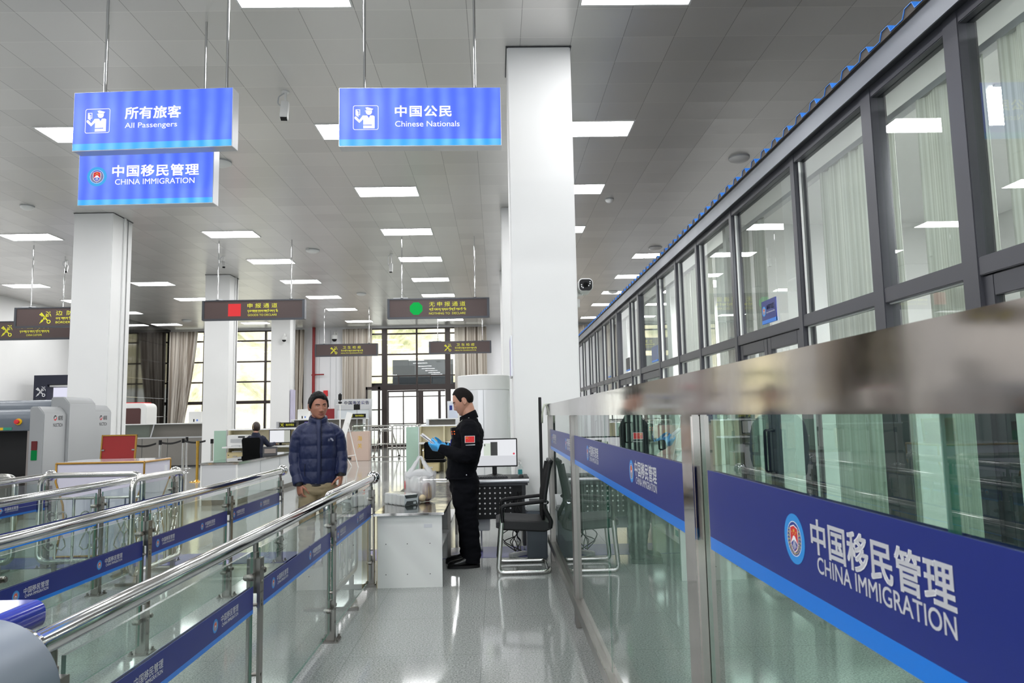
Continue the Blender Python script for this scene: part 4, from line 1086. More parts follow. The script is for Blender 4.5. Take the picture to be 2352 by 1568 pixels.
MB().ell((0, 0, .035), .034, .03, .035, 16, 10).build('bun_body', mat('pale_bun', '#d8c6a2', .7), t2)
t2 = thing('carton', 'small white carton on the shelf under the inspection table', 'box', (-.56, 6.45, .298))
MB().box(-.06, .055, -.1, .1, 0, .14).build('carton_body', M['whitep'], t2, bevel=.003); MB().box(.055, .057, -.05, .05, .04, .09).build('printed_label', mat('teal_print', '#3d9a8c', .5), t2, smooth=0)

# ============================================================ COMPUTER DESK
t = thing('computer_desk', 'low computer desk with a perforated black front in front of the main pillar', 'desk', (-.12, 7.65, 0))
top = MB(); top.prism([(0, 0), (.0, .045), (.01, .047), (.56, .047), (.56, .012), (.02, .012)], (-.31, 0, .714), (0, 1, 0), (0, 0, 1), (.75, 0, 0))
top.build('desk_top', M['black'], t, bevel=.002, smooth=0)
MB().tube([(-.31, .0, .738), (.44, .0, .738)], [(.021, .014)] * 2, 16).build('rounded_edge', M['alu'], t)
MB().box(-.3, .425, .012, .03, .69, .716).build('edge_beam', M['dark'], t, smooth=0)
pf = MB(); pf.cur = 0; pf.box(-.29, .27, .05, .062, .345, .692); pf.cur = 1
for i in range(10):
    for j in range(6):
        x = -.24 + i*.0535; z = .402 + j*.0525
        for q in ([(-.011, 0), (0, .011), (.011, 0), (0, -.011)],): pf.plate([(x + a, z + b_) for a, b_ in q], (0, .0492, 0), (1, 0, 0), (0, 0, 1))
pf.build('perforated_panel', [M['black'], M['wall']], t, smooth=0)
for x in (-.285, .385): MB().box(x - .02, x + .02, .08, .5, .06, .70).build('side_frame', M['dark'], t, bevel=.004, smooth=0)
MB().box(-.28, .02, .1, .48, .22, .345).build('equipment_box', M['greyp'], t, bevel=.006)
MB().box(.2, .38, .09, .4, .36, .69).build('inner_box', M['black'], t, smooth=0)
for x in (-.285, -.07, .385): MB().cyl((x - .012, .18, .03), (x + .012, .18, .03), .03, n=16).box(x - .008, x + .008, .165, .195, .03, .22 if abs(x) < .1 else .1).build('caster', M['greyp'], t)
DZ = .761
t = thing('monitor', 'computer monitor with a white lit window open, on the desk behind the officer', 'monitor', (-.04, 7.93, DZ))
MB().box(-.25, .25, 0, .03, .105, .41).build('bezel', M['black'], t, bevel=.004, smooth=0)
sc2 = MB(); sc2.cur = 0; sc2.plate([(-.238, .12), (.238, .12), (.238, .398), (-.238, .398)], (0, -.001, 0), (1, 0, 0), (0, 0, 1))
sc2.cur = 1; sc2.plate([(-.238, .12), (.238, .12), (.238, .225), (-.238, .225)], (0, -.0014, 0), (1, 0, 0), (0, 0, 1))
sc2.cur = 2; sc2.plate([(-.04, .228), (.035, .228), (.035, .374), (-.04, .374)], (0, -.0018, 0), (1, 0, 0), (0, 0, 1))
sc2.cur = 3; sc2.plate([(-.115, .228), (-.04, .228), (-.04, .36), (-.115, .36)], (0, -.0018, 0), (1, 0, 0), (0, 0, 1))
sc2.cur = 4; sc2.plate(circ(.011, 16, .212, .245), (0, -.0018, 0), (1, 0, 0), (0, 0, 1))
sc2.cur = 2; sc2.plate([(-.108, .33), (-.098, .33), (-.098, .352), (-.108, .352)], (0, -.0022, 0), (1, 0, 0), (0, 0, 1))
sc2.build('screen', [M['screen'], emit_mat('lit_pale_grey', '#d9dbe0', .95), mat('screen_dark', '#3a3836', .3), emit_mat('lit_pale_green', '#d5dfd2', .95), emit_mat('lit_red_dot', '#e8566a', .9)], t, smooth=0)
MB().box(-.025, .025, .03, .055, .02, .25).build('stand_neck', M['black'], t, bevel=.004); MB().lathe((0, .06, 0), [(.0, .0), (.12, 0), (.115, .012), (.03, .03), (0, .032)], 28).build('stand_base', M['black'], t)
t = thing('keyboard', 'black keyboard on the desk before the white-screen monitor', 'keyboard', (-.1, 7.78, DZ))
kb = MB().box(-.215, .2, -.065, .065, 0, .012); 
for i in range(15):
    for j in range(5): kb.box(-.205 + i*.027, -.183 + i*.027, -.058 + j*.024, -.038 + j*.024, .012, .02)
kb.build('keyboard_body', M['dark'], t, smooth=0)
t = thing('mouse_pad', 'black mouse pad at the right end of the computer desk', 'mouse pad', (.235, 7.78, DZ)); MB().box(-.1, .085, -.09, .1, 0, .004).build('pad', M['black2'], t, smooth=0)
t = thing('computer_mouse', 'black computer mouse on the pad at the desk end', 'mouse', (.24, 7.76, DZ + .004)); m = MB(); m.ell((0, 0, .0), .032, .055, .032, 18, 10); m.v = [(x, y, max(0, z)) for x, y, z in m.v]; m.build('mouse_body', M['black'], t)
t = thing('sanitizer_bottle', 'clear pump bottle of hand sanitizer beside the monitor', 'bottle', (.24, 8.0, DZ))
MB().lathe((0, 0, 0), [(0, 0), (.03, 0), (.032, .01), (.032, .09), (.014, .115), (.014, .125), (0, .125)], 20).build('bottle_body', glass_mat('clear_plastic', '#e6eeee', 1.2, .05, haze=.25), t)
MB().lathe((0, 0, 0), [(0, .125), (.015, .125), (.015, .145), (.005, .147), (.005, .165), (.01, .167), (.01, .177), (0, .178)], 16).box(-.035, .005, -.005, .005, .168, .177).build('pump', M['whitep'], t)
MB().box(-.024, .02, -.0335, -.0325, .02, .07).build('label', mat('teal_label', '#1f7d80', .5), t, smooth=0)
# cables, power strip
t = thing('power_strip', 'white power strip lying on the floor under the desk', 'power strip', (.19, 7.5, 0), .7); MB().box(-.11, .11, -.03, .03, 0, .04).build('strip_body', M['whitep'], t, bevel=.006)
m = MB()
for k in range(5): m.cyl((-.08 + k*.035, 0, .04), (-.08 + k*.035, 0, .041), .012, n=12)
m.build('socket', M['greyp'], t)
rnd = random.Random(3)
t = thing('cable_tangle', 'tangle of black cables hanging under the computer desk', 'cables', (.12, 7.75, 0))
m = MB()
for k in range(7):
    pts = [(rnd.uniform(-.1, .15), rnd.uniform(-.06, .06), .62)] + [(rnd.uniform(-.12, .14), rnd.uniform(-.1, .08), z) for z in (.42, .28, .16, .1)] + [(rnd.uniform(0, .1), -.2 + rnd.uniform(-.03, .03), .045)]
    m.tube(arc(pts, .06, 5), .005, 6)
m.build('cable', M['black'], t)
t = thing('white_cable', 'white cable trailing on the floor from the power strip', 'cable', (.25, 7.42, 0)); MB().tube(arc([(-.1, .0, .006), (-.02, -.06, .006), (.06, -.05, .006), (.15, .0, .006), (.17, .2, .006)], .05), .005, 6).build('cord', M['whitep'], t)
t = thing('floor_machine', 'grey floor-standing box with a sloped top behind the black chair', 'machine', (.375, 7.3, 0))
MB().box(-.1, .1, 0, .3, .0, .47).build('machine_body', mat('slate_plastic', '#5c636c', .4), t, bevel=.012); MB().prism([(0, .47), (.3, .47), (.3, .6), (.22, .6), (.0, .52)], (-.11, 0, 0), (0, 1, 0), (0, 0, 1), (.22, 0, 0)).build('sloped_top', M['greyp'], t, bevel=.01)
MB().obox((-.02, .1, .565), (.1, .06, .006), Matrix.Rotation(math.radians(20), 3, 'X')).build('control_panel', M['dark'], t, smooth=0)

# ============================================================ BLACK VISITOR CHAIR (side on)
t = thing('visitor_chair', 'black mesh-back chair with steel sled legs standing against the barrier', 'chair', (.0, 6.9, 0))
for s, nm in ((-1, 'near'), (1, 'far')):
    y = s*.26
    pts = arc([(.03, y, .545), (-.015, y, .02), (.43, y, .02), (.455, y*.55, .02)], .05, 6)
    MB().tube(pts, [(.012, .021)] * len(pts), 12, up=(0, 1, 0)).build('leg_frame', M['tubes'], t)
    ap = arc([(.03, y, .46), (.025, y, .60), (.09, y, .612), (.42, y*.95, .64), (.44, y*.9, .625)], .03, 5)
    MB().tube(ap, [(.017, .022)] * len(ap), 10).build('armrest', M['black'], t)
    MB().cyl((.42, y*.95 - .015, .632), (.42, y*.95 + .015, .632), .017, n=14).build('arm_bolt', M['chrome'], t)
MB().tube([(.44, -.16, .02), (.44, .16, .02)], .012, 10).build('rear_bar', M['tubes'], t)
seat = []
for u in range(9):
    x = -.03 + .50*u/8; zc = .425 + .012*math.cos(u/8*PI) ; hh = .05 if 0 < u < 8 else .025
    seat.append([(x, .245*c if abs(c) < 1 else .245*c, zc + hh*s_) for c, s_ in [(max(-1, min(1, 1.35*math.cos(2*PI*i/24))), max(-1, min(1, 1.35*math.sin(2*PI*i/24)))) for i in range(24)]])
MB().loft(seat).build('seat', mat('black_seat_pad', '#0f1012', .55, bump=.1, bs=120), t)
bk = []
for u in range(13):
    v = u/12; z = .47 + .52*v; x = .405 + .09*v - .03*math.sin(PI*v); wd = .235 - .02*v if u not in (0, 12) else .20
    bk.append([(x + .014*s_, wd*c, z) for c, s_ in [(max(-1, min(1, 1.3*math.cos(2*PI*i/20))), max(-1, min(1, 1.3*math.sin(2*PI*i/20)))) for i in range(20)]])
MB().loft(bk).build('backrest', M['fabric'], t)
for s in (-1, 1):
    pts = arc([(.46, s*.24, .40), (.47, s*.245, .46), (.41, s*.245, .58), (.42, s*.24, .7), (.47, s*.23, .97)], .06, 6); MB().tube(pts, [(.02, .012)] * len(pts), 10).build('back_frame', M['black'], t)
MB().tube([(.478, -.2, .985), (.488, 0, .99), (.478, .2, .985)], [(.02, .012)] * 3, 10).build('top_rail', M['black'], t)

# ============================================================ FITTINGS ON THE PILLARS, CEILING AND WALLS
t = thing('wall_notice', 'lilac framed notice on the left side of the main pillar', 'notice', (.19, 8.68, 2.11)); MB().box(-.022, 0, -.28, .28, -.24, .24).build('frame', M['alu'], t, bevel=.003); MB().box(-.024, -.022, -.26, .26, -.22, .22).build('notice_sheet', mat('lilac_sheet', '#b9b3dd', .4), t, smooth=0)
t = thing('bullet_camera', 'white bullet security camera with a black lens face on the main pillar', 'camera', (.957, 8.5, 2.9))
MB().box(.0, .03, -.05, .05, -.1, -.02).tube([(.02, 0, -.06), (.08, 0, -.07), (.1, 0, -.03)], .014, 10).build('bracket', M['whitep'], t)
MB().prism(rrect(.17, .15, .05, 6), (.1, -.2, .02), (1, 0, 0), (0, 0, 1), (0, .3, 0)).build('housing', M['whitep'], t, bevel=.006, smooth=40)
MB().prism(rrect(.15, .13, .04, 6), (.1, -.215, .015), (1, 0, 0), (0, 0, 1), (0, .02, 0)).build('lens_face', M['black'], t, smooth=40)
MB().cyl((.1, -.216, .015), (.1, -.222, .015), .03, n=20).build('lens', mat('lens_glass', '#050608', .05), t)
m = MB()
for a in (-50, -20, 15, 165, 200, 230): m.cyl((.1 + .052*math.cos(math.radians(a)), -.2155, .022 + .042*math.sin(math.radians(a + 25))), (.1 + .052*math.cos(math.radians(a)), -.219, .022 + .042*math.sin(math.radians(a + 25))), .007, n=10)
m.build('infrared_led', M['white'], t)
t = thing('cable_conduit', 'short white cable box under the security camera on the main pillar', 'conduit', (.957, 8.45, 2.72)); MB().box(0, .04, -.04, .04, -.05, .05).build('box_body', M['whitep'], t, bevel=.006)
def box_camera(x, y, label, dz, s=1.0, rz=0, tilt=65, drop=.16):
    t = thing('ceiling_camera', label, 'camera', (x, y, CEIL), rz, 'box cameras hanging from the ceiling')
    MB().cyl((0, 0, 0), (0, 0, -.012), .05*s, n=18).cyl((0, 0, -.012), (0, 0, -drop), .014*s, n=10).build('bracket', M['whitep'], t)
    R = Matrix.Rotation(math.radians(tilt), 3, 'X')
    MB().obox((0, -.05*s, -drop - .11*s), (.095*s, .26*s, .085*s), R).build('housing', M['whitep'], t, bevel=.006)
    fr_ = Vector((0, -.05*s, -drop - .11*s)) + R @ Vector((0, -.135*s, 0)); MB().obox(fr_, (.08*s, .012, .06*s), R).build('lens', M['black'], t)
    MB().tube(arc([(0, .02, 0), (-.09*s, .02, -.06*s), (-.1*s, .02, -drop), (-.03*s, .03*s, -drop - .02*s)], .05*s), .008*s, 8).build('cable', M['greyp'], t)
box_camera(-2.79, 9.45, 'white box camera hanging from the ceiling between the two upper blue signs', 0, 1.05, .1, 72, .17)
box_camera(-7.31, 19.3, 'white box camera behind the left rod of the Goods to Declare sign', 0, .85, .5, 50, .14)
box_camera(-2.8, 19.3, 'white box camera just left of the rod of the Nothing to Declare sign', 0, .9, 0, 78, .3)
box_camera(-11.6, 19.5, 'white box camera left of the first left pillar', 0, .9, .4, 55, .14)
def dome(x, y, r_, label, name='ceiling_dome', box=False):
    t = thing(name, label, 'dome', (x, y, CEIL), group='round fittings on the ceiling')
    MB().lathe((0, 0, 0), [(0, -.001), (r_, -.001), (r_, -.02), (0, -.02)], 28).build('rim', M['greyp'], t)
    MB().lathe((0, 0, 0), [(r_*.97, -.02), (r_*.9, -.045), (r_*.6, -.075), (r_*.25, -.088), (0, -.09)], 28).build('cover', M['whitep'], t)
    if box: MB().box(-.13, -.05, -r_ - .02, -r_ + .05, -.05, -.001).build('junction_box', M['whitep'], t, bevel=.004)
dome(-4.77, 18.72, .18, 'white dome fitting with a small box, right of the Goods to Declare rods', box=True)
dome(-4.76, 25.5, .17, 'white dome fitting above the left Health Quarantine sign')
dome(4.32, 12.2, .18, 'largest white dome fitting, above the blue roof edge at the right')
dome(-4.66, 12.1, .18, 'white dome fitting half hidden by the China Immigration sign')
dome(-9.46, 14.5, .13, 'faint flat round fitting left of the China Immigration sign')
dome(2.4, 14.55, .09, 'small round smoke detector right of the main pillar')
dome(4.33, 19.0, .18, 'second dome fitting above the blue roof edge')
dome(4.29, 25.9, .18, 'farthest dome fitting above the blue roof edge')
dome(-13.5, 31.6, .2, 'dome fitting on the ceiling before the taupe curtain at the back left')
t = thing('red_pipe', 'red fire pipe running up the back wall left of the entrance', 'pipe', (-8.8, 34.9, 0)); MB().cyl((0, 0, 0), (0, 0, 5.83), .07, n=14).build('pipe_body', M['redpipe'], t)
for z in (1.2, 3.5): MB().cyl((0, 0, z), (0, 0, z + .06), .1, n=14).build('pipe_collar', M['redpipe'], t)
MB().tube([(0, 0, 3.55), (.5, 0, 3.55)], .03, 8).build('branch', M['redpipe'], t)
t = thing('fire_alarm', 'small red fire alarm on the back wall', 'alarm', (-8.23, 34.97, 2.6)); MB().box(-.1, .1, -.06, .03, -.1, .18).build('alarm_body', M['red'], t, bevel=.01)
t = thing('fire_hose_cabinet', 'red hose cabinet door low on the back wall', 'cabinet', (-7.95, 34.97, 1.55)); MB().box(-.3, .3, -.1, .028, -.45, .35).build('cabinet_body', mat('dark_red_paint', '#8e2024', .4), t, bevel=.01)
MB().box(.3, .36, -.11, .028, -.45, .35).build('cabinet_edge', M['whitep'], t)
def dome_cam(x, y, z, label, s=1.0, dy=-.3):
    t = thing('dome_camera', label, 'camera', (x, y, z), group='dome cameras on brackets')
    MB().box(-.06*s, .06*s, dy*.0, .03, -.08*s, .08*s).tube(arc([(0, 0, 0), (0, dy, .05*s), (0, dy, -.05*s)], .05*s), .035*s, 10).build('bracket', M['whitep'], t)
    MB().lathe((0, dy, -.05*s), [(0, 0), (.1*s, -.02*s), (.11*s, -.14*s), (.1*s, -.16*s), (0, -.16*s)], 18).build('housing', M['whitep'], t); MB().ell((0, dy, -.2*s), .09*s, .09*s, .1*s, 16, 10).build('lens_dome', M['black'], t)
dome_cam(-7.75, 34.98, 5.5, 'white dome camera on a bracket high on the back wall', 1.35, -.35)
dome_cam(-8.3, 28.48, 4.72, 'white dome camera on the far pillar by the tall window', .9, -.15)
t = thing('wall_poster', 'lilac and white poster on the right side of the far pillar', 'poster', (-8.08, 28.87, 1.75)); MB().box(-.01, .0, -.34, .34, -.85, .85).build('poster_sheet', mat('poster_lilac', '#c9c4de', .4, var=.2, vs=3), t, smooth=0)

# ============================================================ WHITE CYLINDER CABINET
t = thing('cylinder_cabinet', 'tall white cylindrical cabinet behind the officer', 'cabinet', (-.19, 10.5, 0))
MB().lathe((0, 0, 0), [(0, 0), (.375, 0), (.375, 1.78), (.37, 1.785), (0, 1.785)], 48).build('cabinet_body', mat('gloss_white', '#ededee', .15, coat=.4), t, smooth=40)
MB().lathe((0, 0, 0), [(0, 1.785), (.37, 1.785), (.38, 1.79), (.38, 1.985), (.37, 1.995), (.2, 2.01), (0, 2.012)], 48).build('cap', M['whitep'], t, smooth=40)
MB().box(-.004, .004, -.377, -.37, .1, 1.78).build('door_seam', M['greyp'], t, smooth=0)

# ============================================================ GLASS-TOPPED COUNTER
t = thing('display_counter', 'long white counter with a glass top beyond the railings', 'counter', (-4.75, 12.55, 0))
MB().box(-.31, .31, 0, 3.6, .09, .68).build('cabinet_body', mat('counter_grey', '#cdced0', .4), t, smooth=0)
for x in (-.3, .3): MB().box(x - .014, x + .014, -.008, .02, 0, .69).build('corner_trim', M['whitep'], t, smooth=0)
for y in (1.2, 2.4): MB().box(.308, .316, y - .012, y + .012, .09, .68).build('seam_trim', M['greyp'], t, smooth=0)
MB().box(-.33, .34, -.02, 3.62, .68, .712).build('counter_top', ttop, t, bevel=.004, smooth=0); MB().box(-.31, .31, .0, 3.6, .714, .72).build('glass_sheet', M['glass'], t, smooth=0)
MB().box(-.3, .3, .02, 3.58, 0, .09).build('plinth', M['steel'], t, smooth=0)
t = thing('wedge_sign', 'small dark wedge sign on the glass-topped counter', 'sign', (-4.62, 14.9, .72), .3); MB().prism([(-.09, 0), (.09, 0), (0, .16)], (-.14, 0, 0), (0, 1, 0), (0, 0, 1), (.28, 0, 0)).build('sign_body', M['dark'], t); MB().obox((.0, -.05, .078), (.22, .004, .1), Matrix.Rotation(math.radians(-29), 3, 'X')).build('printed_face', mat('taupe_print', '#7a7069', .4), t, smooth=0)

# ============================================================ SERVICE BOOTHS
def drawer_unit(x, y, label, z=.62, w_=.42, rz=0):
    t = thing('drawer_unit', label, 'drawers', (x, y, 0), rz, 'pale wooden drawer units')
    MB().box(-w_/2, w_/2, 0, .45, .03, z).build('carcass', M['woodl'], t, bevel=.003, smooth=0)
    for k in range(3):
        d = MB().box(-w_/2 + .01, w_/2 - .01, -.018, 0, .05 + k*.19, .225 + k*.19).build('drawer', M['woodl'], t, bevel=.003, smooth=0)
        MB().box(-.05, .05, -.03, -.018, .13 + k*.19, .15 + k*.19).build('handle', M['alu'], d, smooth=0)
    MB().cyl((-w_/2 + .05, -.02, z - .07), (-w_/2 + .05, -.016, z - .07), .014, n=10).build('lock', M['dark'], t)
    for s in (-1, 1): MB().cyl((s*.16 - .01, .1, .015), (s*.16 + .01, .1, .015), .015, n=10).build('caster', M['black'], t)
def booth(x0, x1, y, label, div):
    t = thing('service_booth', label, 'desk', (x0, y, 0), group='cream service booths')
    W = x1 - x0
    MB().box(.0, W, .9, .94, .0, 1.19).build('back_panel', M['cream'], t, smooth=0); MB().box(-.02, W + .02, .6, .96, 1.17, 1.2).build('upper_shelf', M['white'], t, smooth=0)
    MB().box(.0, W, .1, .92, .73, .765).build('desk_top', M['whitep'], t, smooth=0)
    for x in [0] + div + [W]: MB().box(x - .015, x + .015, .55, .92, .0, 1.17).build('side_panel', M['cream'], t, smooth=0)
    MB().box(-.36, -.03, .5, .53, .0, 1.17).build('glass_screen', M['frost'], t, bevel=.004, smooth=0); MB().box(-.04, -.02, .49, .54, 0, 1.19).build('screen_post', M['alu'], t, smooth=0)
    return t
b1 = booth(-6.98, -4.7, 18.5, 'cream service booth at the left where the woman in navy sits', [1.7])
b2 = booth(-2.02, -.75, 18.5, 'cream service booth behind the officer, empty', [.62])
drawer_unit(-6.7, 18.75, 'pale wooden drawer unit under the left booth desk'); drawer_unit(-1.72, 18.72, 'pale wooden drawer unit under the empty right booth desk')
t = thing('printer', 'white laser printer on the left booth desk', 'printer', (-6.66, 18.75, .765))
MB().box(-.25, .25, 0, .36, .0, .29).build('printer_body', M['whitep'], t, bevel=.012); MB().box(-.16, .16, -.008, .0, .1, .19).build('front_door', M['greyp'], t, bevel=.003); MB().box(-.12, .08, -.05, .0, .0, .03).build('paper_tray', M['greyp'], t); MB().box(.03, .2, -.004, 0, .22, .26).build('control_panel', M['dark'], t, smooth=0)
t = thing('white_box', 'white box on the drawer unit under the left booth desk', 'box', (-6.68, 18.8, .62)); MB().box(-.12, .12, 0, .16, 0, .025).build('box_body', M['whitep'], t)
t = thing('monitor', 'lit computer monitor in front of the seated woman in navy', 'monitor', (-5.62, 18.95, .765))
MB().box(-.29, .27, 0, .03, .06, .40).build('bezel', M['black'], t, bevel=.004, smooth=0); MB().box(-.27, .1, -.002, 0, .08, .385).build('screen', M['screen'], t, smooth=0); MB().box(.1, .25, -.002, 0, .08, .385).build('screen_side', emit_mat('lit_grey', '#c9ccc4', .8), t, smooth=0)
MB().box(-.03, .03, .02, .05, .0, .1).build('stand_neck', M['black'], t); MB().box(-.12, .12, -.06, .1, 0, .012).build('stand_base', M['black'], t, bevel=.004)
t = thing('two_way_radio', 'black two-way radio standing on the left booth desk', 'radio', (-5.05, 18.75, .765)); MB().box(-.035, .035, -.02, .02, 0, .14).build('radio_body', M['black'], t, bevel=.006); MB().cyl((-.02, 0, .14), (-.02, 0, .33), .008, .005, 8).build('antenna', M['black'], t)
t = thing('paper_stack', 'stack of papers under the left booth desk', 'papers', (-5.35, 18.85, .38)); 
for k in range(6): MB().box(-.2 + .01*(k % 3), .2 - .012*(k % 2), -.1, .12, k*.03, k*.03 + .028).build('paper_ream', M['paper'], t, smooth=0)
t2 = thing('low_shelf', 'low shelf carrying papers under the left booth desk', 'shelf', (-5.35, 18.7, 0)); MB().box(-.32, .32, 0, .4, .35, .378).build('shelf_board', M['whitep'], t2); 
for s in (-1, 1): MB().box(s*.31 - .01, s*.31 + .01, 0, .4, 0, .35).build('side_panel', M['cream'], t2)
def plaque(x, y, z, label, w_=.42, h=.13):
    t = thing('desk_sign', label, 'sign', (x, y, z), group='black and gold desk signs')
    MB().box(-w_/2, w_/2, -.006, .006, .02, h).build('sign_face', M['black'], t, smooth=0); MB().box(-w_/2, w_/2, -.03, .03, 0, .02).build('stand', M['alu'], t, smooth=0)
    customs_emblem('customs_emblem', h*.62, M['yellow'], t, (-w_*.34, -.0075, h*.58), ROT_F)
    m = MB(); fit_text(m, '海关申报台', w_*.5, h*.4, 0, 0, 0, 0, True); m.build('lettering', M['yellow'], t, (w_*.12, -.0075, h*.58), smooth=0, rot=ROT_F)
plaque(-5.5, 19.2, 1.2, 'black and gold customs sign on the shelf of the left booth', .44, .15)
plaque(-4.98, 25.95, 1.42, 'black and gold customs sign on the far counter below the notice board', .6, .16)
t = thing('clear_stand', 'clear acrylic box on the shelf of the left booth beside the customs sign', 'stand', (-5.76, 19.25, 1.2)); MB().box(-.03, .03, -.1, .1, 0, .17).build('stand_body', M['alu'], t, bevel=.006)
# office chair of the seated woman, and one by the right booth
def task_chair(x, y, rz, label, arms=True):
    t = thing('task_chair', label, 'chair', (x, y, 0), rz, 'black office chairs')
    bk_ = []
    for u in range(9):
        v = u/8; z = .52 + .48*v; wd = (.19 + .04*v) if u < 8 else .2
        bk_.append([(wd*c, -.2 - .05*v + .02*s_ - .02*math.sin(PI*v), z) for c, s_ in [(max(-1, min(1, 1.3*math.cos(2*PI*i/20))), max(-1, min(1, 1.3*math.sin(2*PI*i/20)))) for i in range(20)]])
    MB().loft(bk_).build('backrest', M['fabric'], t)
    MB().box(-.24, .24, -.22, .24, .42, .49).build('seat', M['fabric'], t, bevel=.03, seg=3)
    MB().cyl((0, 0, .1), (0, 0, .42), .03, n=12).build('gas_column', M['black'], t)
    for k in range(5):
        a = 2*PI*k/5; MB().tube([(0, 0, .11), (.28*math.cos(a), .28*math.sin(a), .07)], [.025, .018], 8).ell((.28*math.cos(a), .28*math.sin(a), .03), .03, .03, .03, 10, 6).build('base_leg', M['black'], t)
    if arms:
        for s in (-1, 1): MB().tube(arc([(s*.24, .0, .46), (s*.28, .0, .47), (s*.28, .0, .68), (s*.28, .18, .69)], .04), .014, 8).build('armrest', M['black'], t)
task_chair(-6.03, 18.2, 0, 'black office chair under the woman seated at the left booth')
t = thing('steel_frame_chair', 'chrome-framed black chair pulled back from the empty right booth', 'chair', (-1.42, 16.6, 0))
for s in (-1, 1): MB().tube(arc([(s*.26, -.2, .02), (s*.26, .25, .02), (s*.26, .25, .66), (s*.26, -.22, .68)], .06), .014, 10).build('arm_frame', M['chrome'], t)
MB().box(-.24, .24, -.2, .22, .40, .46).build('seat', M['fabric'], t, bevel=.02); MB().box(-.23, .23, -.26, -.22, .48, .86).build('backrest', M['fabric'], t, bevel=.02)
MB().tube([(-.26, -.2, .02), (.26, -.2, .02)], .014, 10).build('rear_bar', M['chrome'], t)

# ============================================================ FAR COUNTERS AND FURNITURE
def steel_counter(x0, x1, y, ztop, label, zl=.95, front=None):
    t = thing('steel_counter', label, 'counter', (x0, y, 0), group='steel inspection counters at the back')
    W = x1 - x0
    MB().box(0, W, 0, .6, .05, zl - .04).build('cabinet_body', front or M['steel'], t, smooth=0); MB().box(-.02, W + .02, -.03, .62, zl - .04, zl).build('lower_top', M['alu'], t, smooth=0)
    MB().box(0, W, .35, .6, zl, ztop - .03).build('upper_back', mat('counter_taupe', '#8f8a83', .5), t, smooth=0); MB().box(-.03, W + .03, .05, .65, ztop - .03, ztop).build('upper_shelf', M['whitep'], t, smooth=0)
    for x in (.04, W - .04): MB().box(x - .05, x + .05, .05, .15, zl, ztop - .03).build('shelf_post', M['alu'], t, smooth=0)
    for k in range(1, int(W/.8)): MB().box(k*.8 - .006, k*.8 + .006, -.004, .0, .06, zl - .05).build('panel_gap', M['dark'], t, smooth=0)
    MB().box(0, W, .02, .58, 0, .05).build('plinth', M['dark'], t, smooth=0)
    return t
steel_counter(-12.1, -9.25, 23.4, 1.38, 'steel inspection counter at the left beyond the belt stanchions')
steel_counter(-7.3, -4.7, 25.9, 1.42, 'far counter behind the passenger, left of the entrance', 1.0, M['ocre'])
steel_counter(-2.35, -1.3, 24.0, 1.36, 'far counter just behind the empty right booth', .95)
def white_unit(x, y, z, label):
    t = thing('air_purifier', label, 'appliance', (x, y, z), group='white box appliances on the far counters')
    MB().box(-.19, .19, -.15, .15, 0, .36).build('unit_body', M['whitep'], t, bevel=.012); MB().box(-.04, -.0, -.152, -.15, .03, .12).build('slot', M['black'], t, smooth=0); MB().box(.06, .11, -.152, -.15, .05, .11).build('sticker', mat('blue_sticker', '#5a7fd0', .4), t, smooth=0)
white_unit(-9.75, 23.75, 1.38, 'white box appliance on the left steel counter by the curtain'); white_unit(-6.95, 26.25, 1.42, 'white box appliance on the far counter at the passenger\'s shoulder')
t = thing('monitor', 'dark monitor with a purple screen on the far counter behind the passenger', 'monitor', (-6.75, 25.95, 1.0)); MB().box(-.3, .3, 0, .03, .04, .36).build('bezel', M['black'], t); MB().box(-.1, .28, -.003, 0, .06, .34).build('screen', emit_mat('lit_purple', '#4a3f86', .8), t, smooth=0); MB().box(-.04, .04, 0, .06, 0, .1).build('stand', M['black'], t)
t = thing('ticket_kiosk', 'white rounded kiosk with a red top and dark window by the black stone wall', 'kiosk', (-12.75, 25.6, 0))
MB().prism(rrect(1.0, 2.1, .18, 6, 0, 1.05), (0, 0, 0), (1, 0, 0), (0, 0, 1), (0, .8, 0)).build('kiosk_body', M['whitep'], t, bevel=.02, smooth=40); MB().box(-.32, .34, .1, .7, 2.09, 2.13).build('red_top', M['red'], t, bevel=.01); MB().prism(rrect(.58, .85, .06, 5, .02, 1.5), (0, -.012, 0), (1, 0, 0), (0, 0, 1), (0, .012, 0)).build('dark_window', mat('smoked_red_glass', '#4c2a28', .1), t, smooth=0)
t = thing('glass_screen', 'low glass screen on the left steel counter', 'screen', (-11.9, 23.55, .95)); MB().box(-.2, .75, 0, .012, 0, .42).build('glass_pane', M['glass'], t, smooth=0); MB().obox((.85, 0, .2), (.04, .04, .45), Matrix.Rotation(.25, 3, 'Y')).build('support', M['alu'], t)
def stanchion(x, y, label, mt, group, belts=(), h=.95, cap=True):
    t = thing('belt_stanchion', label, 'stanchion', (x, y, 0), group=group)
    MB().lathe((0, 0, 0), [(0, 0), (.17, 0), (.165, .015), (.05, .035), (.03, .05), (0, .05)], 28).build('base', mt, t)
    MB().cyl((0, 0, .04), (0, 0, h), .032, n=16).build('post', mt, t); MB().cyl((0, 0, h - .12), (0, 0, h), .04, n=16).build('head', M['black'] if mt is M['chrome'] else mt, t)
    for (dx, dy) in belts:
        pts = [(dx*u, dy*u, h - .06 - .05*math.sin(PI*u)) for u in [i/8 for i in range(9)]]
        MB().tube(pts, [(.025, .002)] * 9, 8, up=(0, 0, 1)).build('belt', M['black'], t)
G = 'chrome belt stanchions'
stanchion(-9.0, 18.2, 'chrome belt stanchion nearest the red board', M['chrome'], G, [(.1, .98)], .93)
stanchion(-8.87, 19.35, 'chrome belt stanchion second from the red board', M['chrome'], G, [(.02, 1.2)])
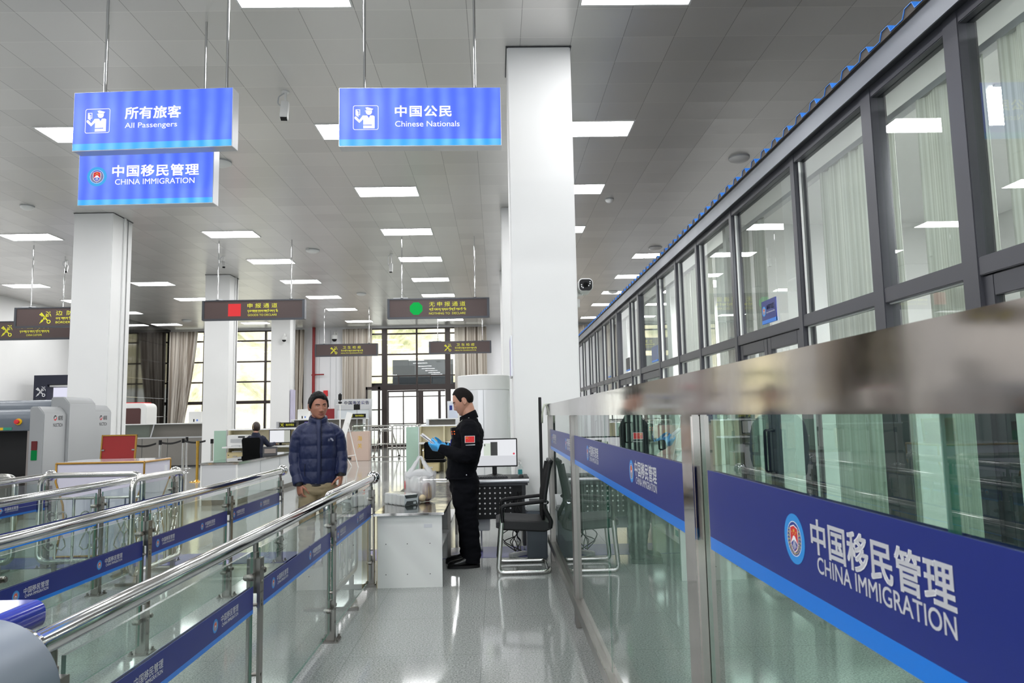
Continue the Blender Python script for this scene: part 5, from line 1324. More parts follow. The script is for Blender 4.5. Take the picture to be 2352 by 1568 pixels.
stanchion(-8.85, 20.7, 'chrome belt stanchion with its base in view right of the second', M['chrome'], G, [(.9, -.7)])
stanchion(-9.55, 22.6, 'chrome belt stanchion farthest back before the steel counter', M['chrome'], G, [(.6, -1.7)])
stanchion(-7.62, 19.6, 'chrome belt stanchion at the booth screen', M['chrome'], G)
stanchion(-7.14, 17.5, 'polished gold stanchion standing alone left of the glass-topped counter', M['goldp'], 'gold stanchions', (), .96)

t = thing('white_counter', 'white hourglass-sided reception counter with gold trim behind the railings', 'counter', (-4.30, 8.0, 0))
prof = [(.47, 1.0), (.47, .80), (.385, .56), (.37, .40), (.425, .12), (.45, 0)]
body = [( x, z) for x, z in prof] + [(-x, z) for x, z in reversed(prof)]
MB().prism(body, (0, 0, 0), (1, 0, 0), (0, 0, 1), (0, .62, 0)).build('counter_body', mat('lilac_white_laminate', '#dcd9e6', .25), t, smooth=0)
tr_ = MB()
for s in (-1, 1): tr_.tube([(s*x, -.004, z) for x, z in prof], .011, 8)
for yy in (-.004, .624): tr_.tube([(-.47, yy, .995), (.47, yy, .995)], .012, 8)
for s in (-1, 1): tr_.tube([(s*.47, 0, .995), (s*.47, .62, .995)], .012, 8); tr_.tube([(s*x, .624, z) for x, z in prof], .011, 8)
tr_.tube([(-.46, -.004, .012), (.46, -.004, .012)], .011, 8)
tr_.build('gold_trim', M['gold'], t); MB().box(-.465, .465, .01, .61, 1.0, 1.008).build('counter_top', mat('gloss_white_top', '#e9e8ee', .08, coat=.5), t, smooth=0)
MB().box(.4705, .472, .47, .55, .86, .93).build('sticker', M['paper'], t, smooth=0)
t = thing('red_board', 'red board in a gold frame on legs behind the white and gold counter', 'board', (-5.40, 10.5, 0), .03)
R = Matrix.Rotation(math.radians(-6), 3, 'X')
MB().obox((0, .0, .98), (.46, .02, .52), R).build('board_face', M['redb'], t, smooth=0)
fm = MB()
for dx, dz, sx_, sz in ((-.235, 0, .018, .54), (.235, 0, .018, .54), (0, .265, .488, .018), (0, -.265, .488, .018)): fm.obox(Vector((0, 0, .98)) + R @ Vector((dx, -.004, dz)), (sx_, .03, sz), R)
fm.build('frame', M['gold'], t)
for s in (-1, 1): MB().tube([(s*.235, .04, .85), (s*.26, -.12, .0)], .011, 8).build('leg', M['goldp'], t); MB().tube([(s*.235, .04, .85), (s*.25, .3, .0)], .011, 8).build('rear_leg', M['goldp'], t); MB().obox(Vector((s*.21, -.014, 1.04)), (.04, .01, .02), R).build('clip', M['chrome'], t)

# ============================================================ X-RAY SCANNER
t = thing('baggage_scanner', 'large grey x-ray baggage scanner at the left edge', 'scanner', (-6.98, 11.3, 0))
def slab(x0, x1, y0, y1, z1, name, mt, ch=.09):
    return MB().prism([(x0, 0), (x1, 0), (x1, z1 - ch*1.2), (x1 - ch, z1), (x0 + .02, z1), (x0, z1 - .02)], (0, y0, 0), (1, 0, 0), (0, 0, 1), (0, y1 - y0, 0)).build(name, mt, t, bevel=.03, smooth=40, seg=3)
slab(-.20, .02, .0, .58, 1.70, 'front_end_panel', M['scanw']); slab(-.24, .06, .58, 1.36, 1.86, 'tall_middle_panel', M['scanw']); slab(-.2, .02, 1.37, 1.95, 1.74, 'rear_end_panel', M['scanw'])
def hood(y0, y1, z0, z1, name):
    pr = [(y0, z0), (y0, z1 - .16), (y0 + .03, z1 - .06), (y0 + .12, z1), (y1, z1), (y1, z0)]
    return MB().prism(pr, (-1.9, 0, 0), (0, 1, 0), (0, 0, 1), (1.71, 0, 0)).build(name, M['hood'], t, bevel=.01, smooth=40)
hood(.02, .6, 1.33, 1.66, 'front_hood'); hood(.6, 1.36, 1.2, 1.82, 'upper_hood'); hood(1.36, 1.9, 1.2, 1.68, 'rear_hood')
MB().box(-1.9, -1.36, .05, 1.9, 0, 1.33).build('left_cabinet', M['scanw'], t, bevel=.01, smooth=0)
MB().box(-1.36, -.2, .3, 1.9, 0, 1.33).build('tunnel_curtain', M['black2'], t, smooth=0); MB().box(-.24, -.2, .03, .3, .0, 1.33).build('tunnel_jamb', mat('scan_taupe', '#8b8480', .5), t, smooth=0)
MB().box(-1.36, -.24, -.9, .3, .58, .64).box(-1.36, -1.3, -.85, .25, .0, .58).box(-.3, -.24, -.85, .25, 0, .58).build('conveyor', M['steel'], t, smooth=0); MB().box(-1.3, -.3, -.88, .3, .64, .645).build('conveyor_belt', M['black2'], t, smooth=0)
MB().cyl((-.37, .02, 1.47), (-.37, -.0, 1.47), .05, n=18).build('yellow_ring', M['yel2'], t); MB().lathe((-.37, .0, 1.47), [(0, 0), (.022, 0), (.022, .02), (.036, .03), (.034, .05), (0, .055)], 18, Matrix.Rotation(PI/2, 3, 'X')).build('emergency_stop', M['red'], t)
MB().box(-.72, -.60, .012, .02, 1.345, 1.385).build('warning_label', M['yel2'], t, smooth=0); MB().box(-.60, -.47, .012, .02, 1.345, 1.385).build('green_label', mat('teal_tape', '#2f8f72', .4), t, smooth=0)
MB().box(-.15, -.06, -.012, .0, 1.03, 1.17).build('red_signal', mat('dark_red_lamp', '#5e1a1c', .25), t, bevel=.004); MB().box(-.15, -.06, -.012, .0, .88, 1.03).build('green_signal', emit_mat('lit_green_signal', '#1d8a4c', .55), t, bevel=.004)
for y, xx in ((.36, .0203), (1.68, .0203)):
    m = MB(); fit_text(m, '威视', .13, .075, .06, .06, 0, .01, True); fit_text(m, 'NUCTECH', .24, .055, .0, -.05, 0, .008)
    m.build('lettering', M['dark'], t, (xx, y, 1.46), smooth=0, rot=ROT_R)
    m = MB(); m.cur = 0; m.add([(.042*math.cos(a), .042*math.sin(a), 0) for a in [PI*.2 + i*PI*.9/12 for i in range(13)]] + [(.022*math.cos(a), .022*math.sin(a), 0) for a in [PI*.2 + i*PI*.9/12 for i in range(13)]], [(i, i+1, 14+i, 13+i) for i in range(12)])
    m.cur = 1; m.add([(.042*math.cos(a), .042*math.sin(a), 0) for a in [PI*1.2 + i*PI*.9/12 for i in range(13)]] + [(.022*math.cos(a), .022*math.sin(a), 0) for a in [PI*1.2 + i*PI*.9/12 for i in range(13)]], [(i, i+1, 14+i, 13+i) for i in range(12)])
    m.build('round_mark', [M['dark'], M['red']], t, (xx, y - .075, 1.52), smooth=0, rot=ROT_R)

# ============================================================ CUSTOMS BOOTH AT THE LEFT WALL
t = thing('customs_booth', 'dark blue booth with a white customs emblem and a lit panel by the left wall', 'booth', (-15.85, 25.8, 0))
MB().box(-.45, .02, 0, 1.2, 0, 3.15).build('side_tower', M['navyb'], t, smooth=0); MB().box(.02, 1.1, 0, 1.2, 2.82, 3.15).build('header', M['navyb'], t, smooth=0); MB().box(.06, 1.1, .3, .4, 0, 2.72).build('lit_panel', emit_mat('lit_lilac_panel', '#e3e3f6', 1.0), t, smooth=0)
MB().box(.04, 1.1, .1, .3, 2.74, 2.8).build('light_tube', M['whitep'], t, smooth=0); MB().box(1.1, 1.3, 0, 1.2, 0, 3.15).build('end_tower', M['navyb'], t, smooth=0)
customs_emblem('customs_emblem', .36, M['white'], t, (-.2, -.004, 2.57), ROT_F); m = MB(); fit_text(m, 'CHINA CUSTOMS', .3, .035, 0, 0, 0, .01); m.build('lettering', M['white'], t, (-.2, -.004, 2.32), smooth=0, rot=ROT_F)

# ============================================================ MIDDLE BACKGROUND
t = thing('notice_board', 'steel-framed notice board with blue heading left of the entrance', 'board', (-5.54, 28.0, 0))
MB().box(-.72, .72, 0, .08, 1.86, 2.16).build('header', M['alu'], t, bevel=.01); MB().box(-.6, .6, .02, .06, .5, 1.82).build('glass_face', mat('pale_board', '#d3dade', .15), t, smooth=0)
for x in (-.66, .66): MB().box(x - .05, x + .05, 0, .08, 0, 1.86).build('frame_post', M['alu'], t, bevel=.006)
MB().box(-.62, .62, 0, .08, 1.76, 1.86).box(-.62, .62, 0, .08, .42, .5).build('frame_rail', M['alu'], t); sign_text(t, '中国海关公告', .95, .14, .14, 2.02, mat('blue_lettering', '#3f48b4', .4), .015, True, -.003)
t = thing('face_camera', 'small black face camera on a stalk before the notice board', 'camera', (-5.0, 25.98, 1.0)); MB().cyl((0, 0, 0), (0, 0, .72), .02, n=8).build('stalk', M['alu'], t); MB().box(-.11, .11, -.04, .02, .72, .92).build('screen', M['black'], t, bevel=.008); MB().cyl((0, 0, 0), (0, 0, .02), .09, n=14).build('foot', M['alu'], t)
t = thing('thermal_camera', 'black thermal camera on a thin white tripod pole', 'camera', (-4.72, 21.9, 0)); MB().cyl((0, 0, .55), (0, 0, 1.92), .02, n=10).build('pole', M['whitep'], t)
for k in range(3):
    a = 2*PI*k/3 + .4; MB().tube([(0, 0, .6), (.35*math.cos(a), .35*math.sin(a), .01)], .014, 8).build('leg', M['whitep'], t)
MB().box(-.05, .05, -.05, .05, 1.95, 2.18).build('camera_body', M['black'], t, bevel=.03, seg=3); MB().ell((0, 0, 1.9), .06, .06, .04, 12, 8).build('head', M['black'], t); MB().box(-.12, .12, -.02, .02, 1.835, 1.85).build('plate', M['whitep'], t)
t = thing('whiteboard_easel', 'white board on a folding easel at the passenger\'s left shoulder', 'easel', (-4.42, 21.3, 0))
Rb = Matrix.Rotation(math.radians(14), 3, 'Y') @ Matrix.Rotation(math.radians(-8), 3, 'X')
MB().obox((.02, 0, 1.25), (.17, .025, .72), Rb).build('board', M['whitep'], t, bevel=.006)
for a, b_ in (((-.1, -.05, 1.0), (.05, -.25, .0)), ((.06, -.02, 1.3), (.34, .1, 0)), ((.0, .05, 1.0), (-.05, .4, 0))): MB().tube([a, b_], .013, 8).build('leg', M['whitep'], t)
MB().tube([(.03, -.18, .33), (.27, .06, .36)], .01, 8).build('brace', M['whitep'], t)
t = thing('display_stand', 'rose-coloured stand with yellow characters behind the steel fence', 'stand', (-4.62, 24.6, 0)); MB().box(-.3, .28, 0, .4, 0, .98).build('stand_body', M['ocre'], t, bevel=.01); MB().box(-.26, .1, .02, .38, .98, 1.25).build('glass_case', M['glass'], t, smooth=0); m = MB(); fit_text(m, '海', .16, .17, 0, .2); fit_text(m, '关', .16, .17, 0, -.05); m.build('lettering', M['yel2'], t, (-.02, -.004, .55), smooth=0, rot=ROT_F)
def bar_fence(x, y, L_, label, n, H=1.15, rz=0):
    t = thing('bar_fence', label, 'fence', (x, y, 0), rz, 'steel bar fences in the middle distance')
    MB().tube(arc([(0, 0, 0), (0, 0, H), (L_, 0, H), (L_, 0, 0)], .06), .025, 10).build('frame_tube', M['tubes'], t); MB().cyl((0, 0, .08), (L_, 0, .08), .02, n=10).cyl((0, 0, H*.45), (L_, 0, H*.45), .014, n=8).build('rail', M['tubes'], t)
    for k in range(1, n): MB().cyl((L_*k/n, 0, .08), (L_*k/n, 0, H), .012, n=8).build('bar', M['tubes'], t)
bar_fence(-5.0, 25.2, 1.35, 'steel bar fence by the whiteboard easel', 9); bar_fence(-3.62, 25.15, 1.2, 'steel bar fence in front of the entrance doors', 9)
bar_fence(-3.5, 29.5, 1.6, 'farther steel bar fence inside the entrance', 8, 1.0); bar_fence(-2.45, 22.3, .9, 'steel bar fence beside the empty booth', 6, 1.18, PI/2)
t = thing('folding_table', 'folded wheeled table frame behind the steel fence', 'table', (-4.0, 26.3, 0))
for s in (-1, 1): MB().tube(arc([(-.45, s*.02, .08), (-.2, s*.02, .95), (.2, s*.02, .95), (.45, s*.02, .08)], .05), .018, 8).build('leg_frame', M['tubes'], t); MB().ell((s*.45, 0, .05), .05, .02, .05, 12, 8).build('wheel', M['black'], t)
MB().box(-.6, .6, -.06, .06, 1.0, 1.05).build('table_top', M['whitep'], t, bevel=.004); MB().tube([(-.3, 0, .5), (.3, 0, .5)], .014, 8).build('brace', M['tubes'], t)
t = thing('info_kiosk', 'slim grey information kiosk right of the entrance', 'kiosk', (-1.62, 26.5, 0)); MB().box(-.2, .22, 0, .15, 0, 1.98).build('kiosk_body', M['alu'], t, bevel=.01); MB().box(-.14, .17, -.004, 0, 1.25, 1.9).build('printed_face', mat('pale_blue_print', '#cfd6e6', .4), t, smooth=0); MB().box(-.12, -.02, -.008, -.004, 1.65, 1.82).build('navy_mark', M['navy'], t, smooth=0)

# plaques hung on the glazed rooms
t = thing('door_plaque', 'blue plaque with round emblem over the near double door of the glazed rooms', 'plaque', (FX + .03, 6.06, 2.25)); MB().box(0, .008, -.16, .16, -.09, .11).build('plate', M['navy'], t, smooth=0); MB().box(-.001, .009, -.16, .16, -.09, -.058).build('blue_stripe', M['sky'], t, smooth=0)
place('emblem', em_me, t, (-.001, .105, .02), ROT_L); m = MB(); fit_text(m, '询问核查区', .17, .045, 0, .035, 0, .008, True); fit_text(m, 'Inquiry Examination Area', .19, .018, 0, -.01, 0); m.build('lettering', M['white'], t, (-.001, -.04, .012), smooth=0, rot=ROT_L)
for y, w_, lb, mt in ((10.55, .2, 'small grey-blue plaque over the single glazed door', mat('slate_plaque', '#5d6a8a', .4)), (12.75, .17, 'small dark plaque over the far double door', M['dark']), (14.9, .16, 'small pale plaque over the blue door leaf', M['alu'])):
    t = thing('door_plaque', lb, 'plaque', (FX + .03, y, 2.27)); MB().box(0, .008, -w_, w_, -.11, .12).build('plate', mt, t, smooth=0); MB().box(-.001, .009, -w_, w_, -.11, -.085).build('blue_stripe', M['sky'], t, smooth=0)
t = thing('blue_door_leaf', 'bright blue board behind the glass of the far rooms', 'board', (FX + .12, 15.0, 0)); MB().box(0, .02, -.3, .4, .05, 1.95).build('board_face', M['roofbl'] if 'roofbl' in M else mat('blue_board', '#2f74c9', .4), t, smooth=0)
# unseen lamps added in the glazed rooms to brighten the curtains
rl = emit_mat('room_fill', (1, 1, 1, 1), 75); rl.cycles.emission_sampling = 'FRONT'
for k, y in enumerate((2.6, 4.5, 8.9, 10.9, 13.3, 15.2, 18.2, 20.5)):
    t = thing('room_fill_light', 'unseen lamp added to brighten the curtains of the glazed rooms, %s along the row' % ['first', 'second', 'third', 'fourth', 'fifth', 'sixth', 'seventh', 'last'][k], 'ceiling light', (3.6, y, 3.38), group='unseen lamps added inside the glazed rooms')
    me = bpy.data.meshes.new('fill_panel'); me.from_pydata([(-.5,-.3,-.006),(.5,-.3,-.006),(.5,.3,-.006),(-.5,.3,-.006)], [], [(0,3,2,1)]); me.materials.append(rl); place('fill_panel', me, t)
    MB().box(-.52, .52, -.32, -.3, -.012, 0).box(-.52, .52, .3, .32, -.012, 0).build('frame', M['whitep'], t, smooth=0)
# blue ends of the roof sheet
rb = MB(); y = .2
while y < 22:
    rb.prism([(0, 0), (.06, 0), (.085, .045), (.15, .045), (.175, 0), (.235, 0), (.235, .004), (.178, .004), (.153, .049), (.082, .049), (.057, .004), (0, .004)], (FX - .075, y, 3.503), (0, 1, 0), (0, 0, 1), (.05, 0, 0)); y += .235
structure(rb.build('trim_roof_edge', mat('blue_edge_film', '#2f78d0', .4), smooth=0), 'blue edge of the roof sheet')
# ============================================================ PEOPLE
from mathutils import noise as mnoise
def G(x, z, x0, z0, sx, sz): return math.exp(-((x - x0)/sx)**2 - ((z - z0)/sz)**2)
def head_point(x, y, z, feat=1.0):
    """unit direction -> head surface, front is -Y, origin between the ears"""
    px = x*.0765; py = y*(.098 if y > 0 else .089); pz = z*.118
    if z < 0:
        t = -z
        px *= 1 - .06*t - .20*t**3
        if y > 0: py *= 1 - .42*t
        py -= .046*t**2.2
        pz *= 1 + .02*t
    if z > .3: px *= 1 - .04*(z - .3)
    if y < 0 and feat:
        wgt = min(1, max(0, -y*1.6)); a = abs(px); d = 0
        d += G(px, pz, 0, -.039, .0125, .0115)*.0185 + G(px, pz, 0, -.021, .009, .016)*.0105 + G(px, pz, 0, -.002, .008, .014)*.005
        d += G(a, pz, .0145, -.042, .0065, .0065)*.007
        d += G(a, pz, .028, .019, .021, .0075)*.0042 - G(a, pz, .032, .003, .0145, .0095)*.0072
        d += G(a, pz, .049, -.02, .018, .015)*.0045 - G(a, pz, .05, -.06, .016, .02)*.003
        d += G(px, pz, 0, -.0645, .021, .0042)*.0038 + G(px, pz, 0, -.0755, .018, .005)*.0045 - G(px, pz, 0, -.0700, .023, .0019)*.0045
        d += G(px, pz, 0, -.102, .019, .012)*.006 - G(px, pz, 0, -.087, .016, .0045)*.003
        py -= d*wgt*feat
    return px, py, pz
def head_grid(nu, nv, off=None):
    vs = []; fs = []
    for i in range(nv + 1):
        th = PI*i/nv; z = math.cos(th); r = math.sin(th)
        for j in range(nu):
            # denser in front
            u = j/nu*2 - 1; ph = PI*(.62*u + .38*u**3)
            x = r*math.sin(ph); y = -r*math.cos(ph)
            p = Vector(head_point(x, y, z, 1.0 if off is None else .0))
            if off is not None:
                n_ = Vector((x/.0765, y/.095, z/.118)).normalized(); p += n_*off(p, n_)
            vs.append(p)
    for i in range(nv):
        for j in range(nu): k = (j + 1) % nu; fs.append((i*nu + j, (i+1)*nu + j, (i+1)*nu + k, i*nu + k))
    return vs, fs
def front_y(px, pz):
    """y of the face surface over (px, pz)"""
    best = None
    for i in range(60):
        for j in range(40):
            pass
    z = pz/.118
    for it in range(4):
        zz = max(-.98, min(.98, z)); r = math.sqrt(1 - zz*zz)
        t = max(0, -zz); k = (1 - .06*t - .20*t**3)
        x = max(-r*.98, min(r*.98, px/(.0765*k))); y = -math.sqrt(max(1e-4, r*r - x*x))
        q = head_point(x, y, zz)
        z += (pz - q[2])/.118
    return q[1]
def add_head(mb, Mh):
    vs, fs = head_grid(110, 84); mb.add([Mh @ v for v in vs], fs)
    for s in (-1, 1):
        R = Matrix.Rotation(s*.35, 3, 'Z') @ Matrix.Rotation(-.2, 3, 'X')
        e = MB(); e.ell((s*.078, .012, -.008), .0075, .019, .032, 18, 12, R); e.tube([(s*.082, .014 + .017*math.cos(a), -.004 + .028*math.sin(a)) for a in [-1.2 + i*.35 for i in range(12)]], .0045, 8); e.ell((s*.079, .006, -.033), .007, .009, .009, 10, 8)
        mb.mb(e, Mh)
        yy = front_y(s*.032, .003)                         # eyelids
        for (c, up) in ((.0045, 1), (-.0015, -1)):
            pts = [(s*.032 + .0155*math.cos(a), yy + .0005 + .006*(math.cos(a))**2, .0022 + (up*.0062 if up > 0 else -.0056)*math.sin(a) + .0005) for a in [PI*i/8 for i in range(9)]]
            l = MB(); l.tube(pts, [.0016] + [.0028]*7 + [.0016], 8); mb.mb(l, Mh)
def remesh(mb, voxel, smooth=1, fac=.5):
    me = mb.data('shape', 0, 0); o = bpy.data.objects.new('shape', me); C.objects.link(o)
    md = o.modifiers.new('r', 'REMESH'); md.mode = 'VOXEL'; md.voxel_size = voxel; md.use_smooth_shade = True
    if smooth: sm = o.modifiers.new('s', 'SMOOTH'); sm.factor = fac; sm.iterations = smooth
    out = bpy.data.meshes.new_from_object(o.evaluated_get(bpy.context.evaluated_depsgraph_get()))
    bpy.data.objects.remove(o); bpy.data.meshes.remove(me)
    return out
def wrinkle(me, amp, sc_, aniso=(1, 1, 1), seed=0, mask=None):
    nrm = [v.normal.copy() for v in me.vertices]; out = []
    for v, n_ in zip(me.vertices, nrm):
        c = v.co
        p = Vector((c.x*aniso[0], c.y*aniso[1], c.z*aniso[2]))*sc_ + Vector((seed*7.1, seed*3.3, 0))
        a = amp*(mnoise.noise(p) + .5*mnoise.noise(p*2.1))
        if mask: a *= mask(c)
        out += list(c + n_*a)
    me.vertices.foreach_set('co', out); me.update()
def smooth_on(me): me.polygons.foreach_set('use_smooth', [True]*len(me.polygons)); return me
def skin_mat(name, col, rough=.45):
    m, nt, N, L, b = new_mat(name); tc = N.new('ShaderNodeTexCoord'); n = N.new('ShaderNodeTexNoise'); n.inputs['Scale'].default_value = 22; n.inputs['Detail'].default_value = 5
    L.new(tc.outputs['Object'], n.inputs['Vector']); r = N.new('ShaderNodeMixRGB'); c = hx(col)
    r.inputs[1].default_value = tuple(x*.86 for x in c[:3]) + (1,); r.inputs[2].default_value = tuple(min(1, x*1.1) for x in c[:3]) + (1,)
    L.new(n.outputs['Fac'], r.inputs[0]); L.new(r.outputs[0], b.inputs['Base Color']); b.inputs['Roughness'].default_value = rough
    b.inputs['Subsurface Weight'].default_value = .12; b.inputs['Subsurface Radius'].default_value = (.012, .005, .003); b.inputs['Subsurface Scale'].default_value = .6
    return m
def eyes(parent, Mh, gaze=(0, 0)):
    for s in (-1, 1):
        yy = front_y(s*.032, .003)
        m = MB(); m.cur = 0; m.ell((0, 0, 0), .0115, .0115, .0115, 18, 12); m.cur = 1; m.ell((gaze[0], -.0068, gaze[1]), .0056, .0056, .0056, 14, 10)
        k = MB(); k.mb(m, Mh @ Matrix.Translation((s*.032, yy + .0092, .0018))); k.build('eye', [M['eyewhite'], M['iris']], parent)
        b = MB(); pts = []
        for i in range(8):
            u = i/7; x = .012 + .038*u; z = .0185 + .0055*math.sin(PI*min(1, u*1.15)*.75) - .002*u
            pts.append((s*x, front_y(s*x, z) - .0015, z))
        b.tube(pts, [(.0030, .0016)]*2 + [(.0038, .0018)]*4 + [(.0028, .0014), (.0012, .001)], 8, up=(0, 0, 1)); k = MB(); k.mb(b, Mh); k.build('eyebrow', M['hair'], parent)
def hair(parent, Mh, thr, thick, matl, name='hair', extra=None, ns=.0025):
    ys = [t_[0] for t_ in thr]
    def off(p, n_):
        y = p.y
        if y <= ys[0]: zt = thr[0][1]
        elif y >= ys[-1]: zt = thr[-1][1]
        else:
            for a, b in zip(thr[:-1], thr[1:]):
                if a[0] <= y <= b[0]: zt = a[1] + (b[1] - a[1])*(y - a[0])/(b[0] - a[0]); break
        if extra: zt += extra(p)
        s = p.z - zt
        t = thick*(.55 + .45*max(0, n_.z)) + ns*mnoise.noise(Vector((p.x*70, p.y*70, p.z*25)))
        return max(-.005, min(t, s*.9 - .0015))
    vs, fs = head_grid(120, 90, off)
    me = MB().add([Mh @ v for v in vs], fs).data(name, 0, 60); me.materials.append(matl)
    return place(name, me, parent)
def hand(mb, wrist, f, n, left, curl=(.35, .5, .4), spread=0.0, thumb=0.0, s=1.0, k=1.0, tside=1.0):
    f = Vector(f).normalized(); n = Vector(n); n = (n - f*n.dot(f)).normalized()
    th = n.cross(f) if left else f.cross(n)
    X = -n if left else n
    Mx = Matrix((( X.x, -th.x, -f.x, wrist[0]), (X.y, -th.y, -f.y, wrist[1]), (X.z, -th.z, -f.z, wrist[2]), (0, 0, 0, 1)))
    g = -1 if left else 1
    h = MB()
    h.tube([(0, 0, .03), (0, 0, 0), (0, 0, -.03), (g*.002, 0, -.06), (g*.003, 0, -.088), (g*.003, 0, -.096)], [(.021*k, .027*k), (.0195*k, .028*k), (.0175*k, .036*k), (.0165*k, .042*k), (.0135*k, .041*k), (.006, .034)], 16, up=(1, 0, 0))
    for i, (y, ln, r) in enumerate(((-.031, .070, .0088), (-.0105, .079, .0092), (.0105, .074, .0088), (.030, .057, .0078))):
        p = Vector((g*.002, y, -.084)); ang = 0; pts = [p + Vector((0, 0, .012)), p.copy()]
        for j, (fr, c) in enumerate(zip((.46, .31, .25), curl)):
            ang += c*(1 + .12*i); d = Vector((g*math.sin(ang), spread*(i - 1.5), -math.cos(ang))).normalized(); p = p + d*ln*fr; pts.append(p.copy())
        h.tube(pts, [r*k, r*1.03*k, r*.98*k, r*.9*k, r*.62*k], 10); h.ell(pts[-1], r*.66*k, None, None, 8, 6)
    t0 = Vector((g*.004, -.024, -.018)); t1 = t0 + Vector((g*(.010 + .016*thumb), -.026*tside, -.026)); t2 = t1 + Vector((g*(.010 + .016*thumb), -.010*tside, -.030)); t3 = t2 + Vector((g*(.006 + .01*thumb), .004 - .006*tside, -.024))
    h.tube([t0, t1, t2, t3], [.0145*k, .0125*k, .0105*k, .0072*k], 10); h.ell(t3, .0075*k, None, None, 8, 6)
    S = Matrix.Diagonal((s, s, s, 1)); mb.mb(h, Mx @ S); return Mx @ S
M['eyewhite'] = mat('eye_white', '#a89c92', .3); M['iris'] = mat('dark_iris', '#1a1210', .15); M['hair'] = mat('black_hair', '#090707', .6, spec=.22, bump=.5, bs=190)
lipd = mat('lip_tone_brown', '#844c42', .45); lipl = mat('lip_tone_pink', '#b06e62', .45)
skind = skin_mat('brown_skin', '#a5705a'); skinl = skin_mat('fair_skin', '#c39079')
def head_matrix(pos, yaw=0, pit=0, rol=0, s=1.0):
    return Matrix.Translation(pos) @ Matrix.Rotation(yaw, 4, 'Z') @ Matrix.Rotation(pit, 4, 'X') @ Matrix.Rotation(rol, 4, 'Y') @ Matrix.Diagonal((s, s, s, 1))
def paint_lips(me, Mh, i):
    Mi = Mh.inverted(); a = [0]*len(me.polygons)
    for p in me.polygons:
        c = Mi @ p.center
        if c.y < -.06 and abs(c.x) < .024 and abs(c.z + .070) < .0105*(1 - (c.x/.026)**2)**.5: a[p.index] = i
    me.polygons.foreach_set('material_index', a)
def ring_loft(mb, rows, n=40, pw=1.0):
    """rows: (z, cx, cy, rx, ry); squarish cross sections for pw<1"""
    rings = []
    for z, cx, cyy, rx, ry in rows:
        ring = []
        for i in range(n):
            a = 2*PI*i/n; c, s_ = math.cos(a), math.sin(a)
            ring.append((cx + rx*math.copysign(abs(c)**pw, c), cyy + ry*math.copysign(abs(s_)**pw, s_), z))
        rings.append(ring)
    return mb.loft(rings)
def interp(rows, step):
    out = []
    for a, b in zip(rows[:-1], rows[1:]):
        k = max(1, int(abs(a[0] - b[0])/step))
        for i in range(k):
            u = i/k; out.append(tuple(p + (q - p)*u for p, q in zip(a, b)))
    out.append(rows[-1]); return out
def path_interp(pts, rs, step):
    P = []; Rr = []
    for i in range(len(pts) - 1):
        a, b = Vector(pts[i]), Vector(pts[i+1]); k = max(1, int((b - a).length/step))
        for j in range(k): u = j/k; P.append(a.lerp(b, u)); Rr.append(tuple(p + (q - p)*u for p, q in zip(rs[i], rs[i+1])))
    P.append(Vector(pts[-1])); Rr.append(tuple(rs[-1])); return P, Rr
def shoe(parent, x, y, rz, matl, sole, L_=.28, W=.105):
    rows = []
    for u, w_, h in ((0, .55, .055), (.04, .78, .075), (.15, .82, .085), (.3, .80, .10), (.45, .86, .085), (.62, .98, .062), (.8, 1.0, .052), (.93, .82, .042), (1.0, .4, .026)):
        yy = .09 - L_*u; ring = []
        for i in range(18):
            a = 2*PI*i/18; c, s_ = math.cos(a), math.sin(a); ring.append((W/2*w_*math.copysign(abs(c)**.8, c), yy, .022 + max(-.006, h*.5 + h*.5*math.copysign(abs(s_)**.8, s_))))
        rows.append(ring)
    o = MB().loft(rows).build('shoe', matl, parent, (x, y, 0), rot=(0, 0, rz), smooth=50)
    so = []
    for z in (0, .026): so.append([(W/2*1.04*(.82 if q > 0 else 1)*math.cos(2*PI*i/24), .09 - L_/2 - (L_/2 + .004)*q, z) for i in range(24) for q in (math.sin(2*PI*i/24),)])
    MB().loft(so).build('sole', sole, o, smooth=40)
    return o
